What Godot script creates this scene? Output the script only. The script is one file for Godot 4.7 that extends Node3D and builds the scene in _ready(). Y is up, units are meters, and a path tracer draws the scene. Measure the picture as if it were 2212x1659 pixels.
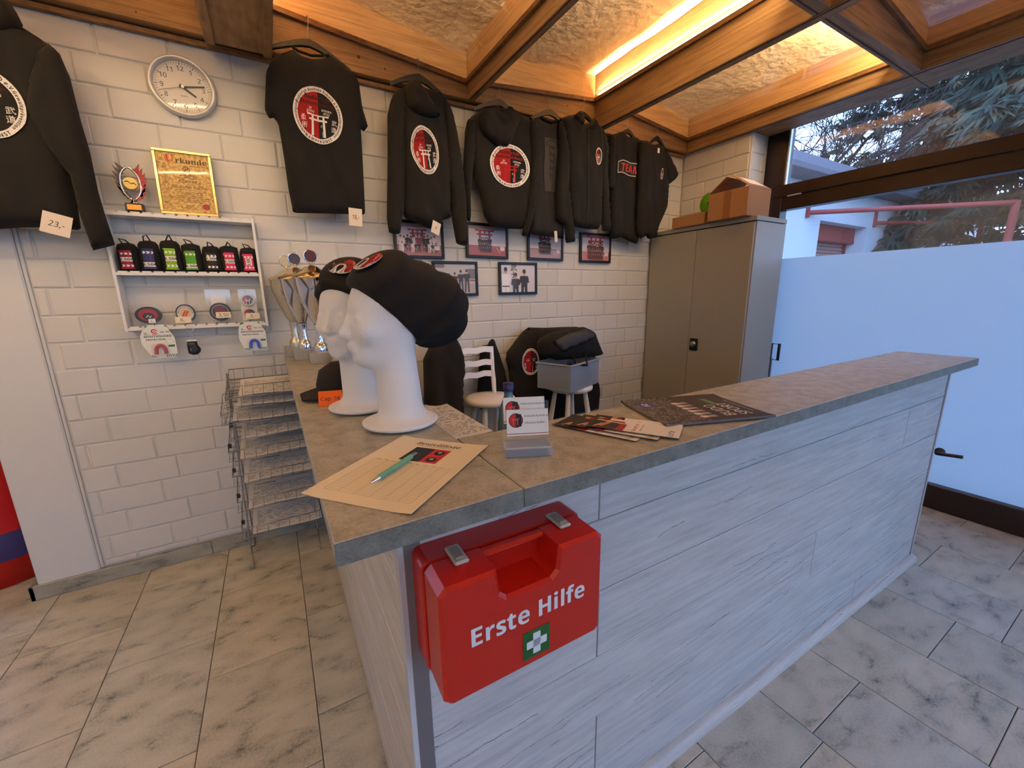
extends Node3D
# A shop counter with a club's clothing on the wall behind it. Units are metres, y is up, the back wall lies at z = WZ.

const WZ := -2.672
const CT := 1.101          # counter top height
const GX := 3.647          # glass plane of the window wall
var rng := RandomNumberGenerator.new()
var store := {}
var taken := {}


func _ready() -> void:
	rng.seed = 7
	set_camera()
	set_sky()
	make_materials()
	store["logo_white"] = club_logo(Color(0.93, 0.92, 0.90), Color(0.30, 0.04, 0.05))
	store["logo_red"] = club_logo(Color(0.66, 0.08, 0.10), Color(0.62, 0.10, 0.09))
	build_room()
	build_ceiling()
	build_window()
	build_outside()
	build_counter()
	build_wall_things()
	build_garments()
	build_back_corner()
	build_counter_things()
	build_aid_box()


func set_camera() -> void:
	var cam := Camera3D.new()
	cam.name = "camera"
	cam.position = Vector3(0, 1.42, 0)
	cam.rotation_degrees = Vector3(-12.393, -30.130, -0.916)
	cam.fov = 86.82
	cam.near = 0.05
	cam.far = 200.0
	cam.current = true
	add_child(cam)


func set_sky() -> void:
	var env := Environment.new()
	var sky := Sky.new()
	var m := ProceduralSkyMaterial.new()
	m.sky_top_color = Color(0.60, 0.75, 1.0)
	m.sky_horizon_color = Color(0.72, 0.84, 1.0)
	m.sky_curve = 0.2
	m.sky_energy_multiplier = 2.2
	m.ground_bottom_color = Color(0.42, 0.44, 0.47)
	m.ground_horizon_color = Color(0.62, 0.66, 0.72)
	m.ground_energy_multiplier = 0.9
	sky.sky_material = m
	env.background_mode = Environment.BG_SKY
	env.sky = sky
	env.tonemap_mode = Environment.TONE_MAPPER_LINEAR
	env.tonemap_exposure = 0.72
	env.sdfgi_enabled = true
	env.ssao_enabled = true
	env.ssil_enabled = true
	var we := WorldEnvironment.new()
	we.name = "world_environment"
	we.environment = env
	add_child(we)


# ---------------------------------------------------------------- names and metas

func numbered(called: String) -> String:
	var n: int = taken.get(called, 0)
	taken[called] = n + 1
	return called if n == 0 else "%s_%03d" % [called, n]


func tag(o: Node3D, label := "", category := "", group := "", kind := "") -> Node3D:
	if label: o.set_meta("label", label)
	if category: o.set_meta("category", category)
	if group: o.set_meta("group", group)
	if kind: o.set_meta("kind", kind)
	return o


func thing(called: String, label: String, category: String, at := Vector3.ZERO, turn := 0.0, group := "") -> Node3D:
	var o := Node3D.new()
	o.name = numbered(called)
	add_child(o)
	o.position = at
	o.rotation.y = turn
	tag(o, label, category, group)
	return o


func obj(called: String, mesh: Mesh, m: Material, parent: Node3D = null, at := Vector3.ZERO, label := "") -> MeshInstance3D:
	var o := MeshInstance3D.new()
	o.mesh = mesh
	o.material_override = m
	o.position = at
	if parent == null:
		o.name = numbered(called)
		add_child(o)
	else:
		o.name = called
		parent.add_child(o, true)
	if label: o.set_meta("label", label)
	return o


func struct(called: String, mesh: Mesh, m: Material, parent: Node3D = null, at := Vector3.ZERO) -> MeshInstance3D:
	var o := obj(called, mesh, m, parent, at)
	if parent == null: o.set_meta("kind", "structure")
	return o


# ---------------------------------------------------------------- shapes

func st_new() -> SurfaceTool:
	var st := SurfaceTool.new()
	st.begin(Mesh.PRIMITIVE_TRIANGLES)
	return st


func tri(st: SurfaceTool, a: Vector3, b: Vector3, c: Vector3, ua := Vector2.ZERO, ub := Vector2.ZERO, uc := Vector2.ZERO) -> void:
	# corners counter-clockwise as seen from outside
	st.set_uv(ua); st.add_vertex(a)
	st.set_uv(uc); st.add_vertex(c)
	st.set_uv(ub); st.add_vertex(b)


func quad(st: SurfaceTool, a: Vector3, b: Vector3, c: Vector3, d: Vector3, u := Rect2(0, 0, 1, 1)) -> void:
	var ua := Vector2(u.position.x, u.end.y)
	var ub := u.end
	var uc := Vector2(u.end.x, u.position.y)
	var ud := u.position
	tri(st, a, b, c, ua, ub, uc)
	tri(st, a, c, d, ua, uc, ud)


func done(st: SurfaceTool, smooth := false) -> ArrayMesh:
	st.generate_normals()
	return st.commit()


func flat(st: SurfaceTool) -> void:
	st.set_smooth_group(0xFFFFFFFF)


func soft(st: SurfaceTool, g := 0) -> void:
	st.set_smooth_group(g)


func box(st: SurfaceTool, c: Vector3, s: Vector3, bevel := 0.0, x := Transform3D.IDENTITY, uvs := 1.0) -> void:
	flat(st)
	var h := s * 0.5
	var b := minf(bevel, minf(h.x, minf(h.y, h.z)) * 0.95)
	var ax := [Vector3.RIGHT, Vector3.UP, Vector3.BACK]
	for i in 3:
		for sg in [-1.0, 1.0]:
			var n: Vector3 = ax[i] * sg
			var u: Vector3 = ax[(i + 1) % 3]
			var v: Vector3 = n.cross(u)
			var hu: float = h[(i + 1) % 3] - b
			var hv: float = h[(i + 2) % 3] - b
			var o: Vector3 = c + n * h[i]
			quad(st, x * (o - u * hu - v * hv), x * (o + u * hu - v * hv), x * (o + u * hu + v * hv), x * (o - u * hu + v * hv), Rect2(0, 0, hu * 2 * uvs, hv * 2 * uvs) if uvs != 1.0 else Rect2(0, 0, 1, 1))
	if b <= 0.0: return
	for i in 3:
		var j := (i + 1) % 3
		var k := (i + 2) % 3
		for sj in [-1.0, 1.0]:
			for sk in [-1.0, 1.0]:
				var p := func(t: float, q: int) -> Vector3:
					var r := c
					r[i] += t * (h[i] - b)
					r[j] += sj * (h[j] - (b if q == 1 else 0.0))
					r[k] += sk * (h[k] - (b if q == 0 else 0.0))
					return x * r
				if sj * sk > 0: quad(st, p.call(-1, 0), p.call(1, 0), p.call(1, 1), p.call(-1, 1)) if sj * sk < 0 else quad(st, p.call(1, 0), p.call(-1, 0), p.call(-1, 1), p.call(1, 1))
				else: quad(st, p.call(-1, 0), p.call(1, 0), p.call(1, 1), p.call(-1, 1))
	for sx in [-1.0, 1.0]:
		for sy in [-1.0, 1.0]:
			for sz in [-1.0, 1.0]:
				var q := c + Vector3(sx * h.x, sy * h.y, sz * h.z)
				var A := x * (q - Vector3(0, sy * b, sz * b))
				var B := x * (q - Vector3(sx * b, 0, sz * b))
				var C := x * (q - Vector3(sx * b, sy * b, 0))
				if sx * sy * sz > 0: tri(st, A, B, C)
				else: tri(st, A, C, B)


func box_mesh(s: Vector3, bevel := 0.0, c := Vector3.ZERO) -> ArrayMesh:
	var st := st_new()
	box(st, c, s, bevel)
	return done(st)


func lathe(st: SurfaceTool, prof: Array, seg := 24, x := Transform3D.IDENTITY, g := 0, squash := Vector2.ONE) -> void:
	# profile of (radius, height), from the bottom up, outside on the right
	soft(st, g)
	for i in prof.size() - 1:
		var a: Vector2 = prof[i]
		var b: Vector2 = prof[i + 1]
		if a.is_equal_approx(b):
			g += 1
			soft(st, g)
			continue
		for k in seg:
			var t0 := TAU * k / seg
			var t1 := TAU * (k + 1) / seg
			var d0 := Vector3(sin(t0) * squash.x, 0, cos(t0) * squash.y)
			var d1 := Vector3(sin(t1) * squash.x, 0, cos(t1) * squash.y)
			var p := [x * (d0 * a.x + Vector3.UP * a.y), x * (d1 * a.x + Vector3.UP * a.y), x * (d1 * b.x + Vector3.UP * b.y), x * (d0 * b.x + Vector3.UP * b.y)]
			var u0 := float(k) / seg
			var u1 := float(k + 1) / seg
			var v0 := float(i) / (prof.size() - 1)
			var v1 := float(i + 1) / (prof.size() - 1)
			if a.x > 1e-6: tri(st, p[0], p[1], p[2], Vector2(u0, 1 - v0), Vector2(u1, 1 - v0), Vector2(u1, 1 - v1))
			if b.x > 1e-6: tri(st, p[0], p[2], p[3], Vector2(u0, 1 - v0), Vector2(u1, 1 - v1), Vector2(u0, 1 - v1))


func lathe_mesh(prof: Array, seg := 24, squash := Vector2.ONE) -> ArrayMesh:
	var st := st_new()
	lathe(st, prof, seg, Transform3D.IDENTITY, 0, squash)
	return done(st)


func tube(st: SurfaceTool, pts: Array, r, seg := 8, closed := false, g := 0) -> void:
	soft(st, g)
	var n := pts.size()
	var rings := []
	var up := Vector3.UP
	var last := Vector3.ZERO
	for i in n:
		var a: Vector3 = pts[(i - 1 + n) % n] if (i > 0 or closed) else pts[i]
		var b: Vector3 = pts[(i + 1) % n] if (i < n - 1 or closed) else pts[i]
		var t := (b - a).normalized()
		if last == Vector3.ZERO:
			last = (Vector3.UP if absf(t.y) < 0.9 else Vector3.RIGHT).cross(t).normalized()
		last = (last - t * last.dot(t)).normalized()
		var w := t.cross(last)
		var rr: float = r[i] if r is Array else r
		var ring := []
		for k in seg:
			var q := TAU * k / seg
			ring.append(pts[i] + (last * cos(q) + w * sin(q)) * rr)
		rings.append(ring)
	for i in (n if closed else n - 1):
		var A: Array = rings[i]
		var B: Array = rings[(i + 1) % n]
		for k in seg:
			var l := (k + 1) % seg
			quad(st, A[k], A[l], B[l], B[k])
	if not closed:
		flat(st)
		for e in [0, n - 1]:
			for k in range(1, seg - 1):
				if e == 0: tri(st, rings[0][0], rings[0][k + 1], rings[0][k])
				else: tri(st, rings[e][0], rings[e][k], rings[e][k + 1])


func tube_mesh(pts: Array, r, seg := 8, closed := false) -> ArrayMesh:
	var st := st_new()
	tube(st, pts, r, seg, closed)
	return done(st)


func extrude(st: SurfaceTool, poly: PackedVector2Array, z0: float, z1: float, x := Transform3D.IDENTITY, bevel := 0.0, uvr := Rect2()) -> void:
	# polygon in the x-y plane, pulled from z0 (back) to z1 (front, towards +z)
	flat(st)
	if Geometry2D.is_polygon_clockwise(poly): poly.reverse()
	var n := poly.size()
	var bb := uvr
	if bb.size == Vector2.ZERO:
		bb = Rect2(poly[0], Vector2.ZERO)
		for p in poly: bb = bb.expand(p)
	var top := poly
	if bevel > 0.0:
		var off := Geometry2D.offset_polygon(poly, -bevel, Geometry2D.JOIN_MITER)
		if off.size() == 1 and off[0].size() == n:
			top = PackedVector2Array()
			for p in poly:
				var best: Vector2 = off[0][0]
				for q in off[0]:
					if q.distance_squared_to(p) < best.distance_squared_to(p): best = q
				top.append(best)
		else: bevel = 0.0
	var uv := func(p: Vector2) -> Vector2: return Vector2((p.x - bb.position.x) / bb.size.x, 1.0 - (p.y - bb.position.y) / bb.size.y)
	var idx := Geometry2D.triangulate_polygon(top)
	for i in range(0, idx.size(), 3):
		var a := top[idx[i]]
		var b := top[idx[i + 1]]
		var c := top[idx[i + 2]]
		if (b - a).cross(c - a) < 0.0:
			var t := b
			b = c
			c = t
		tri(st, x * Vector3(a.x, a.y, z1), x * Vector3(b.x, b.y, z1), x * Vector3(c.x, c.y, z1), uv.call(a), uv.call(b), uv.call(c))
		tri(st, x * Vector3(a.x, a.y, z0), x * Vector3(c.x, c.y, z0), x * Vector3(b.x, b.y, z0), uv.call(a), uv.call(c), uv.call(b))
	for i in n:
		var a := poly[i]
		var b := poly[(i + 1) % n]
		var zb := z1 - bevel
		quad(st, x * Vector3(a.x, a.y, z0), x * Vector3(b.x, b.y, z0), x * Vector3(b.x, b.y, zb), x * Vector3(a.x, a.y, zb))
		if bevel > 0.0:
			var c := top[i]
			var d := top[(i + 1) % n]
			quad(st, x * Vector3(a.x, a.y, zb), x * Vector3(b.x, b.y, zb), x * Vector3(d.x, d.y, z1), x * Vector3(c.x, c.y, z1))


func extrude_mesh(poly: PackedVector2Array, z0: float, z1: float, bevel := 0.0) -> ArrayMesh:
	var st := st_new()
	extrude(st, poly, z0, z1, Transform3D.IDENTITY, bevel)
	return done(st)


func rounded(w: float, h: float, r: float, n := 4, c := Vector2.ZERO) -> PackedVector2Array:
	var out := PackedVector2Array()
	for q in 4:
		var o := c + Vector2((w / 2 - r) * (1 if q in [0, 3] else -1), (h / 2 - r) * (1 if q in [0, 1] else -1))
		for k in n + 1:
			var a := PI / 2 * (q + float(k) / n)
			out.append(o + Vector2(cos(a), sin(a)) * r)
	return out


func ring2(r: float, n := 32, c := Vector2.ZERO) -> PackedVector2Array:
	var out := PackedVector2Array()
	for k in n: out.append(c + Vector2(cos(TAU * k / n), sin(TAU * k / n)) * r)
	return out


func sheet(st: SurfaceTool, w: float, h: float, f: Callable, nx := 8, ny := 8, thick := 0.0004) -> void:
	# a thin sheet in the x-z plane, w along x and h along z, lifted by f(u, v); the print's top edge is at -z; both faces and the edges are built
	soft(st)
	var at := func(i: int, j: int, d: float) -> Vector3:
		var u := float(i) / nx
		var v := float(j) / ny
		return Vector3((u - 0.5) * w, (f.call(u, v) as float) + d, (v - 0.5) * h)
	for i in nx:
		for j in ny:
			var r := Rect2(float(i) / nx, float(j) / ny, 1.0 / nx, 1.0 / ny)
			soft(st, 0)
			quad(st, at.call(i, j + 1, thick), at.call(i + 1, j + 1, thick), at.call(i + 1, j, thick), at.call(i, j, thick), r)
			soft(st, 1)
			quad(st, at.call(i, j, 0.0), at.call(i + 1, j, 0.0), at.call(i + 1, j + 1, 0.0), at.call(i, j + 1, 0.0), Rect2(0.01, 0.01, 0.01, 0.01))
	flat(st)
	var e := Rect2(0.01, 0.01, 0.01, 0.01)
	for i in nx:
		quad(st, at.call(i, ny, 0.0), at.call(i + 1, ny, 0.0), at.call(i + 1, ny, thick), at.call(i, ny, thick), e)
		quad(st, at.call(i + 1, 0, 0.0), at.call(i, 0, 0.0), at.call(i, 0, thick), at.call(i + 1, 0, thick), e)
	for j in ny:
		quad(st, at.call(nx, j + 1, 0.0), at.call(nx, j, 0.0), at.call(nx, j, thick), at.call(nx, j + 1, thick), e)
		quad(st, at.call(0, j, 0.0), at.call(0, j + 1, 0.0), at.call(0, j + 1, thick), at.call(0, j, thick), e)


func edge_distance(p: Vector2, poly: PackedVector2Array) -> float:
	var best := 1e9
	var n := poly.size()
	for i in n:
		var q := Geometry2D.get_closest_point_to_segment(p, poly[i], poly[(i + 1) % n])
		best = minf(best, q.distance_squared_to(p))
	return sqrt(best)


func smooth_poly(poly: PackedVector2Array, step := 0.02) -> PackedVector2Array:
	# a closed curve through the points
	var c := Curve2D.new()
	var n := poly.size()
	for i in n + 1:
		var a := poly[(i - 1 + n) % n]
		var b := poly[(i + 1) % n]
		var p := poly[i % n]
		var la := p.distance_to(a)
		var lb := p.distance_to(b)
		var t := (b - a).normalized()
		var sharp := (p - a).normalized().dot((b - p).normalized())
		var k := clampf(sharp + 0.35, 0.0, 1.0) * 0.3
		c.add_point(p, -t * la * k, t * lb * k)
	var out := PackedVector2Array()
	var m := int(maxf(8, c.get_baked_length() / step))
	for i in m: out.append(c.sample_baked(c.get_baked_length() * i / m))
	return out


func puff(poly: PackedVector2Array, z: float, front: float, back: float, reach := 0.05, cell := 0.022, fold = null, step := 0.02) -> ArrayMesh:
	# a soft body of cloth with the given outline in the plane z: it swells to front (towards +z) and back, rounded within reach of its edge; fold(p) adds folds to the front
	var edge := smooth_poly(poly, step)
	var pts := PackedVector2Array(edge)
	var bb := Rect2(edge[0], Vector2.ZERO)
	for p in edge: bb = bb.expand(p)
	var row := 0
	var y := bb.position.y
	while y < bb.end.y:
		var x := bb.position.x + (cell * 0.5 if row % 2 else 0.0)
		while x < bb.end.x:
			var p := Vector2(x, y)
			if Geometry2D.is_point_in_polygon(p, edge) and edge_distance(p, edge) > cell * 0.45: pts.append(p)
			x += cell
		y += cell * 0.87
		row += 1
	var idx := Geometry2D.triangulate_delaunay(pts)
	var zf := PackedFloat32Array()
	var zb := PackedFloat32Array()
	for i in pts.size():
		var d := 0.0 if i < edge.size() else edge_distance(pts[i], edge)
		var t := sqrt(maxf(0.0, 1.0 - pow(1.0 - minf(d / reach, 1.0), 2)))
		var w := minf(1.0, d / reach)
		zf.append(z + front * t + (w * (fold.call(pts[i]) as float) if fold != null and d > 0.0 else 0.0))
		zb.append(z - back * t)
	var st := st_new()
	soft(st)
	for i in range(0, idx.size(), 3):
		var a := idx[i]
		var b := idx[i + 1]
		var c := idx[i + 2]
		if not Geometry2D.is_point_in_polygon((pts[a] + pts[b] + pts[c]) / 3.0, edge): continue
		if (pts[b] - pts[a]).cross(pts[c] - pts[a]) < 0.0:
			var t := b
			b = c
			c = t
		var A := Vector3(pts[a].x, pts[a].y, zf[a])
		var B := Vector3(pts[b].x, pts[b].y, zf[b])
		var C := Vector3(pts[c].x, pts[c].y, zf[c])
		tri(st, A, B, C, pts[a] * 4, pts[b] * 4, pts[c] * 4)
		tri(st, Vector3(A.x, A.y, zb[a]), Vector3(C.x, C.y, zb[c]), Vector3(B.x, B.y, zb[b]), pts[a] * 4, pts[c] * 4, pts[b] * 4)
	return done(st)


func nets(lo: Vector3, hi: Vector3, cell: float, field: Callable, uvf = null) -> ArrayMesh:
	# surface nets of a field that is negative inside
	var n := Vector3i(((hi - lo) / cell).ceil()) + Vector3i.ONE
	var v := PackedFloat32Array()
	v.resize(n.x * n.y * n.z)
	var at := 0
	for k in n.z:
		for j in n.y:
			for i in n.x:
				v[at] = field.call(lo + Vector3(i, j, k) * cell)
				at += 1
	var sx := 1
	var sy := n.x
	var sz := n.x * n.y
	var id := {}
	var pos := PackedVector3Array()
	var off := [0, sx, sy, sx + sy, sz, sx + sz, sy + sz, sx + sy + sz]
	var cor := [Vector3(0, 0, 0), Vector3(1, 0, 0), Vector3(0, 1, 0), Vector3(1, 1, 0), Vector3(0, 0, 1), Vector3(1, 0, 1), Vector3(0, 1, 1), Vector3(1, 1, 1)]
	var edges := [[0, 1], [2, 3], [4, 5], [6, 7], [0, 2], [1, 3], [4, 6], [5, 7], [0, 4], [1, 5], [2, 6], [3, 7]]
	for k in n.z - 1:
		for j in n.y - 1:
			for i in n.x - 1:
				var b := i + j * sy + k * sz
				var inside := 0
				for q in 8:
					if v[b + off[q]] < 0.0: inside += 1
				if inside == 0 or inside == 8: continue
				var sum := Vector3.ZERO
				var cnt := 0
				for e in edges:
					var a0: float = v[b + off[e[0]]]
					var a1: float = v[b + off[e[1]]]
					if (a0 < 0.0) != (a1 < 0.0):
						sum += (cor[e[0]] as Vector3).lerp(cor[e[1]], a0 / (a0 - a1))
						cnt += 1
				id[b] = pos.size()
				pos.append(lo + (Vector3(i, j, k) + sum / cnt) * cell)
	var st := st_new()
	soft(st)
	for k in range(1, n.z - 1):
		for j in range(1, n.y - 1):
			for i in range(1, n.x - 1):
				var b := i + j * sy + k * sz
				var s := v[b] < 0.0
				for ax in 3:
					var d: int = [sx, sy, sz][ax]
					if (v[b + d] < 0.0) == s: continue
					var d1: int = [sy, sz, sx][ax]
					var d2: int = [sz, sx, sy][ax]
					if not (id.has(b) and id.has(b - d1) and id.has(b - d2) and id.has(b - d1 - d2)): continue
					var p0: Vector3 = pos[id[b - d1 - d2]]
					var p1: Vector3 = pos[id[b - d2]]
					var p2: Vector3 = pos[id[b]]
					var p3: Vector3 = pos[id[b - d1]]
					if not s:
						var t := p1
						p1 = p3
						p3 = t
					for f in [[p0, p1, p2], [p0, p2, p3]]:
						if uvf != null: tri(st, f[0], f[1], f[2], uvf.call(f[0]), uvf.call(f[1]), uvf.call(f[2]))
						else: tri(st, f[0], f[1], f[2])
	return done(st)


func smin(a: float, b: float, k: float) -> float:
	var h := maxf(k - absf(a - b), 0.0) / k
	return minf(a, b) - h * h * k * 0.25


func ell(p: Vector3, c: Vector3, r: Vector3) -> float:
	var q := (p - c) / r
	var k0 := q.length()
	var k1 := ((p - c) / (r * r)).length()
	return k0 * (k0 - 1.0) / maxf(k1, 1e-6)


func capsule(p: Vector3, a: Vector3, b: Vector3, ra: float, rb: float) -> float:
	var t := clampf((p - a).dot(b - a) / (b - a).length_squared(), 0.0, 1.0)
	return p.distance_to(a.lerp(b, t)) - lerpf(ra, rb, t)


# ---------------------------------------------------------------- a canvas for print: lettering, logos, pictures

class Canvas:
	var im: Image
	var w: int
	var h: int
	const S := 2
	static var fonts := {}
	static var glyphs := {}

	func _init(width: int, height: int, c: Color) -> void:
		w = width
		h = height
		im = Image.create(w * S, h * S, false, Image.FORMAT_RGBA8)
		im.fill(c)

	func rect(x: float, y: float, rw: float, rh: float, c: Color) -> void:
		im.fill_rect(Rect2i(Vector2i((Vector2(x, y) * S).round()), Vector2i((Vector2(rw, rh) * S).round().max(Vector2.ONE))), c)

	func poly(p: PackedVector2Array, c: Color) -> void:
		var n := p.size()
		var lo := 1e9
		var hi := -1e9
		for q in p:
			lo = minf(lo, q.y)
			hi = maxf(hi, q.y)
		var y0 := maxi(0, int(floor(lo * S)))
		var y1 := mini(h * S - 1, int(ceil(hi * S)))
		for y in range(y0, y1 + 1):
			var yy := (y + 0.5) / S
			var xs := PackedFloat32Array()
			for i in n:
				var a := p[i]
				var b := p[(i + 1) % n]
				if (a.y <= yy) != (b.y <= yy): xs.append(a.x + (yy - a.y) / (b.y - a.y) * (b.x - a.x))
			xs.sort()
			for k in range(0, xs.size() - 1, 2):
				var xa := int(round(xs[k] * S))
				var xb := int(round(xs[k + 1] * S))
				if xb > xa: im.fill_rect(Rect2i(xa, y, xb - xa, 1), c)

	func line(pts: Array, width: float, c: Color) -> void:
		for i in pts.size() - 1:
			var a: Vector2 = pts[i]
			var b: Vector2 = pts[i + 1]
			var t := (b - a).normalized() * width * 0.5
			var m := Vector2(-t.y, t.x)
			var e := t * 0.6
			poly(PackedVector2Array([a - e + m, b + e + m, b + e - m, a - e - m]), c)

	func disc(o: Vector2, r: float, c: Color, squash := 1.0, n := 40) -> void:
		var p := PackedVector2Array()
		for k in n: p.append(o + Vector2(cos(TAU * k / n) * squash, sin(TAU * k / n)) * r)
		poly(p, c)

	static func glyph(ch: String, face: String) -> Array:
		# [triangles at size 1, advance]
		var key := face + ch
		if glyphs.has(key): return glyphs[key]
		if not fonts.has(face):
			var f := SystemFont.new()
			f.font_names = PackedStringArray([face.trim_suffix("!")])
			f.font_weight = 700 if face.ends_with("!") else 400
			fonts[face] = f
		var font: SystemFont = fonts[face]
		var out := PackedVector2Array()
		if ch != " ":
			var tm := TextMesh.new()
			tm.font = font
			tm.font_size = 64
			tm.pixel_size = 1.0 / 64.0
			tm.depth = 0.0
			tm.curve_step = 1.5
			tm.horizontal_alignment = HORIZONTAL_ALIGNMENT_LEFT
			tm.vertical_alignment = VERTICAL_ALIGNMENT_TOP
			tm.text = ch
			if tm.get_surface_count():
				var arr := tm.surface_get_arrays(0)
				var vs: PackedVector3Array = arr[Mesh.ARRAY_VERTEX]
				var ns: PackedVector3Array = arr[Mesh.ARRAY_NORMAL]
				var ix: PackedInt32Array = arr[Mesh.ARRAY_INDEX] if arr[Mesh.ARRAY_INDEX] != null else PackedInt32Array(range(vs.size()))
				var asc := font.get_ascent(64) / 64.0
				for i in range(0, ix.size(), 3):
					if ns[ix[i]].z < 0.5: continue
					for k in 3: out.append(Vector2(vs[ix[i + k]].x, -vs[ix[i + k]].y - asc))
		glyphs[key] = [out, font.get_string_size(ch, HORIZONTAL_ALIGNMENT_LEFT, -1, 64).x / 64.0]
		return glyphs[key]

	static func width_of(s: String, size: float, face := "Droid Sans", spread := 1.0) -> float:
		var x := 0.0
		for ch in s: x += glyph(ch, face)[1] * size * spread
		return x

	func put(ch: String, x: Transform2D, c: Color, face: String) -> void:
		var g: PackedVector2Array = glyph(ch, face)[0]
		for i in range(0, g.size(), 3): poly(PackedVector2Array([x * g[i], x * g[i + 1], x * g[i + 2]]), c)

	func text(s: String, at: Vector2, size: float, c: Color, face := "Droid Sans", align := 0, spread := 1.0, slant := 0.0, narrow := 1.0, turn := 0.0) -> void:
		# at: on the baseline; align 0 left, 1 middle, 2 right
		var x := -width_of(s, size * narrow, face, spread) * 0.5 * align
		var r := Transform2D(turn, Vector2.ZERO)
		for ch in s:
			put(ch, Transform2D(r * Vector2(size * narrow, 0), r * Vector2(-slant * size, size), at + r * Vector2(x, 0)), c, face)
			x += glyph(ch, face)[1] * size * narrow * spread

	func arc_text(s: String, o: Vector2, r: float, mid: float, size: float, c: Color, face := "Droid Sans!", inward := false, spread := 1.06) -> void:
		# mid: the angle of the middle, clockwise from the top; inward: the feet point outwards (for the lower half)
		var total := width_of(s, size, face, spread) / r
		var a := mid - total * 0.5 * (-1.0 if inward else 1.0)
		for ch in s:
			var adv: float = glyph(ch, face)[1] * size * spread / r * (-1.0 if inward else 1.0)
			var am := a + adv * 0.5
			var up := Vector2(sin(am), -cos(am)) * (-1.0 if inward else 1.0)
			var rt := Vector2(-up.y, up.x)
			var base := o + Vector2(sin(am), -cos(am)) * (r + (size * 0.72 if inward else 0.0))
			var gw: float = glyph(ch, face)[1]
			put(ch, Transform2D(rt * size, -up * size, base - rt * gw * size * 0.5), c, face)
			a += adv

	func tex() -> ImageTexture:
		var out := im
		out.resize(w, h, Image.INTERPOLATE_BILINEAR)
		return ImageTexture.create_from_image(out)


# ---------------------------------------------------------------- materials

func mat(key: String, c: Color, rough := 0.8, metal := 0.0) -> StandardMaterial3D:
	if store.has(key): return store[key]
	var m := StandardMaterial3D.new()
	m.resource_name = key
	m.albedo_color = c
	m.roughness = rough
	m.metallic = metal
	store[key] = m
	return m


func noise(freq: float, seed_ := 1, type := FastNoiseLite.TYPE_SIMPLEX_SMOOTH, oct := 4, fractal := FastNoiseLite.FRACTAL_FBM) -> FastNoiseLite:
	var n := FastNoiseLite.new()
	n.noise_type = type
	n.frequency = freq
	n.seed = seed_
	n.fractal_type = fractal
	n.fractal_octaves = oct
	return n


func grey(n: FastNoiseLite, w: int, h: int, out_w := 0, out_h := 0) -> Image:
	var im := n.get_seamless_image(w, h, false, false, 0.12)
	im.convert(Image.FORMAT_L8)
	if out_w: im.resize(out_w, out_h, Image.INTERPOLATE_CUBIC)
	return im


func blend_map(ims: Array, weights: Array, ramp: Gradient, bias := 0.0) -> Image:
	var w: int = ims[0].get_width()
	var h: int = ims[0].get_height()
	var lut := PackedByteArray()
	for i in 256:
		var c := ramp.sample(i / 255.0)
		lut.append_array(PackedByteArray([c.r8, c.g8, c.b8]))
	var out := PackedByteArray()
	out.resize(w * h * 3)
	var d := []
	for im in ims: d.append((im as Image).get_data())
	var n := ims.size()
	var a: PackedByteArray = d[0]
	var b: PackedByteArray = d[mini(1, n - 1)]
	var e: PackedByteArray = d[mini(2, n - 1)]
	var wa: float = weights[0]
	var wb: float = weights[1] if n > 1 else 0.0
	var we: float = weights[2] if n > 2 else 0.0
	var bi := bias * 255.0
	for i in w * h:
		var v := clampi(int(a[i] * wa + b[i] * wb + e[i] * we + bi), 0, 255) * 3
		out[i * 3] = lut[v]
		out[i * 3 + 1] = lut[v + 1]
		out[i * 3 + 2] = lut[v + 2]
	return Image.create_from_data(w, h, false, Image.FORMAT_RGB8, out)


func ramp(cs: Array, at := []) -> Gradient:
	var g := Gradient.new()
	var o := PackedFloat32Array()
	var c := PackedColorArray()
	for i in cs.size():
		o.append(at[i] if at.size() else float(i) / (cs.size() - 1))
		c.append(cs[i])
	g.offsets = o
	g.colors = c
	return g


func tex(im: Image) -> ImageTexture:
	return ImageTexture.create_from_image(im)


func tri_map(m: StandardMaterial3D, scale: Vector3, world := true) -> StandardMaterial3D:
	m.uv1_triplanar = true
	m.uv1_world_triplanar = world
	m.uv1_scale = scale
	m.uv1_triplanar_sharpness = 4.0
	return m


func printed(key: String, t: Texture2D, rough := 0.6) -> StandardMaterial3D:
	var m := mat(key, Color.WHITE, rough)
	m.albedo_texture = t
	return m


func bumped(m: StandardMaterial3D, t: Texture2D, cm: float) -> StandardMaterial3D:
	m.heightmap_enabled = true
	m.heightmap_texture = t
	m.heightmap_scale = cm
	return m


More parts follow.
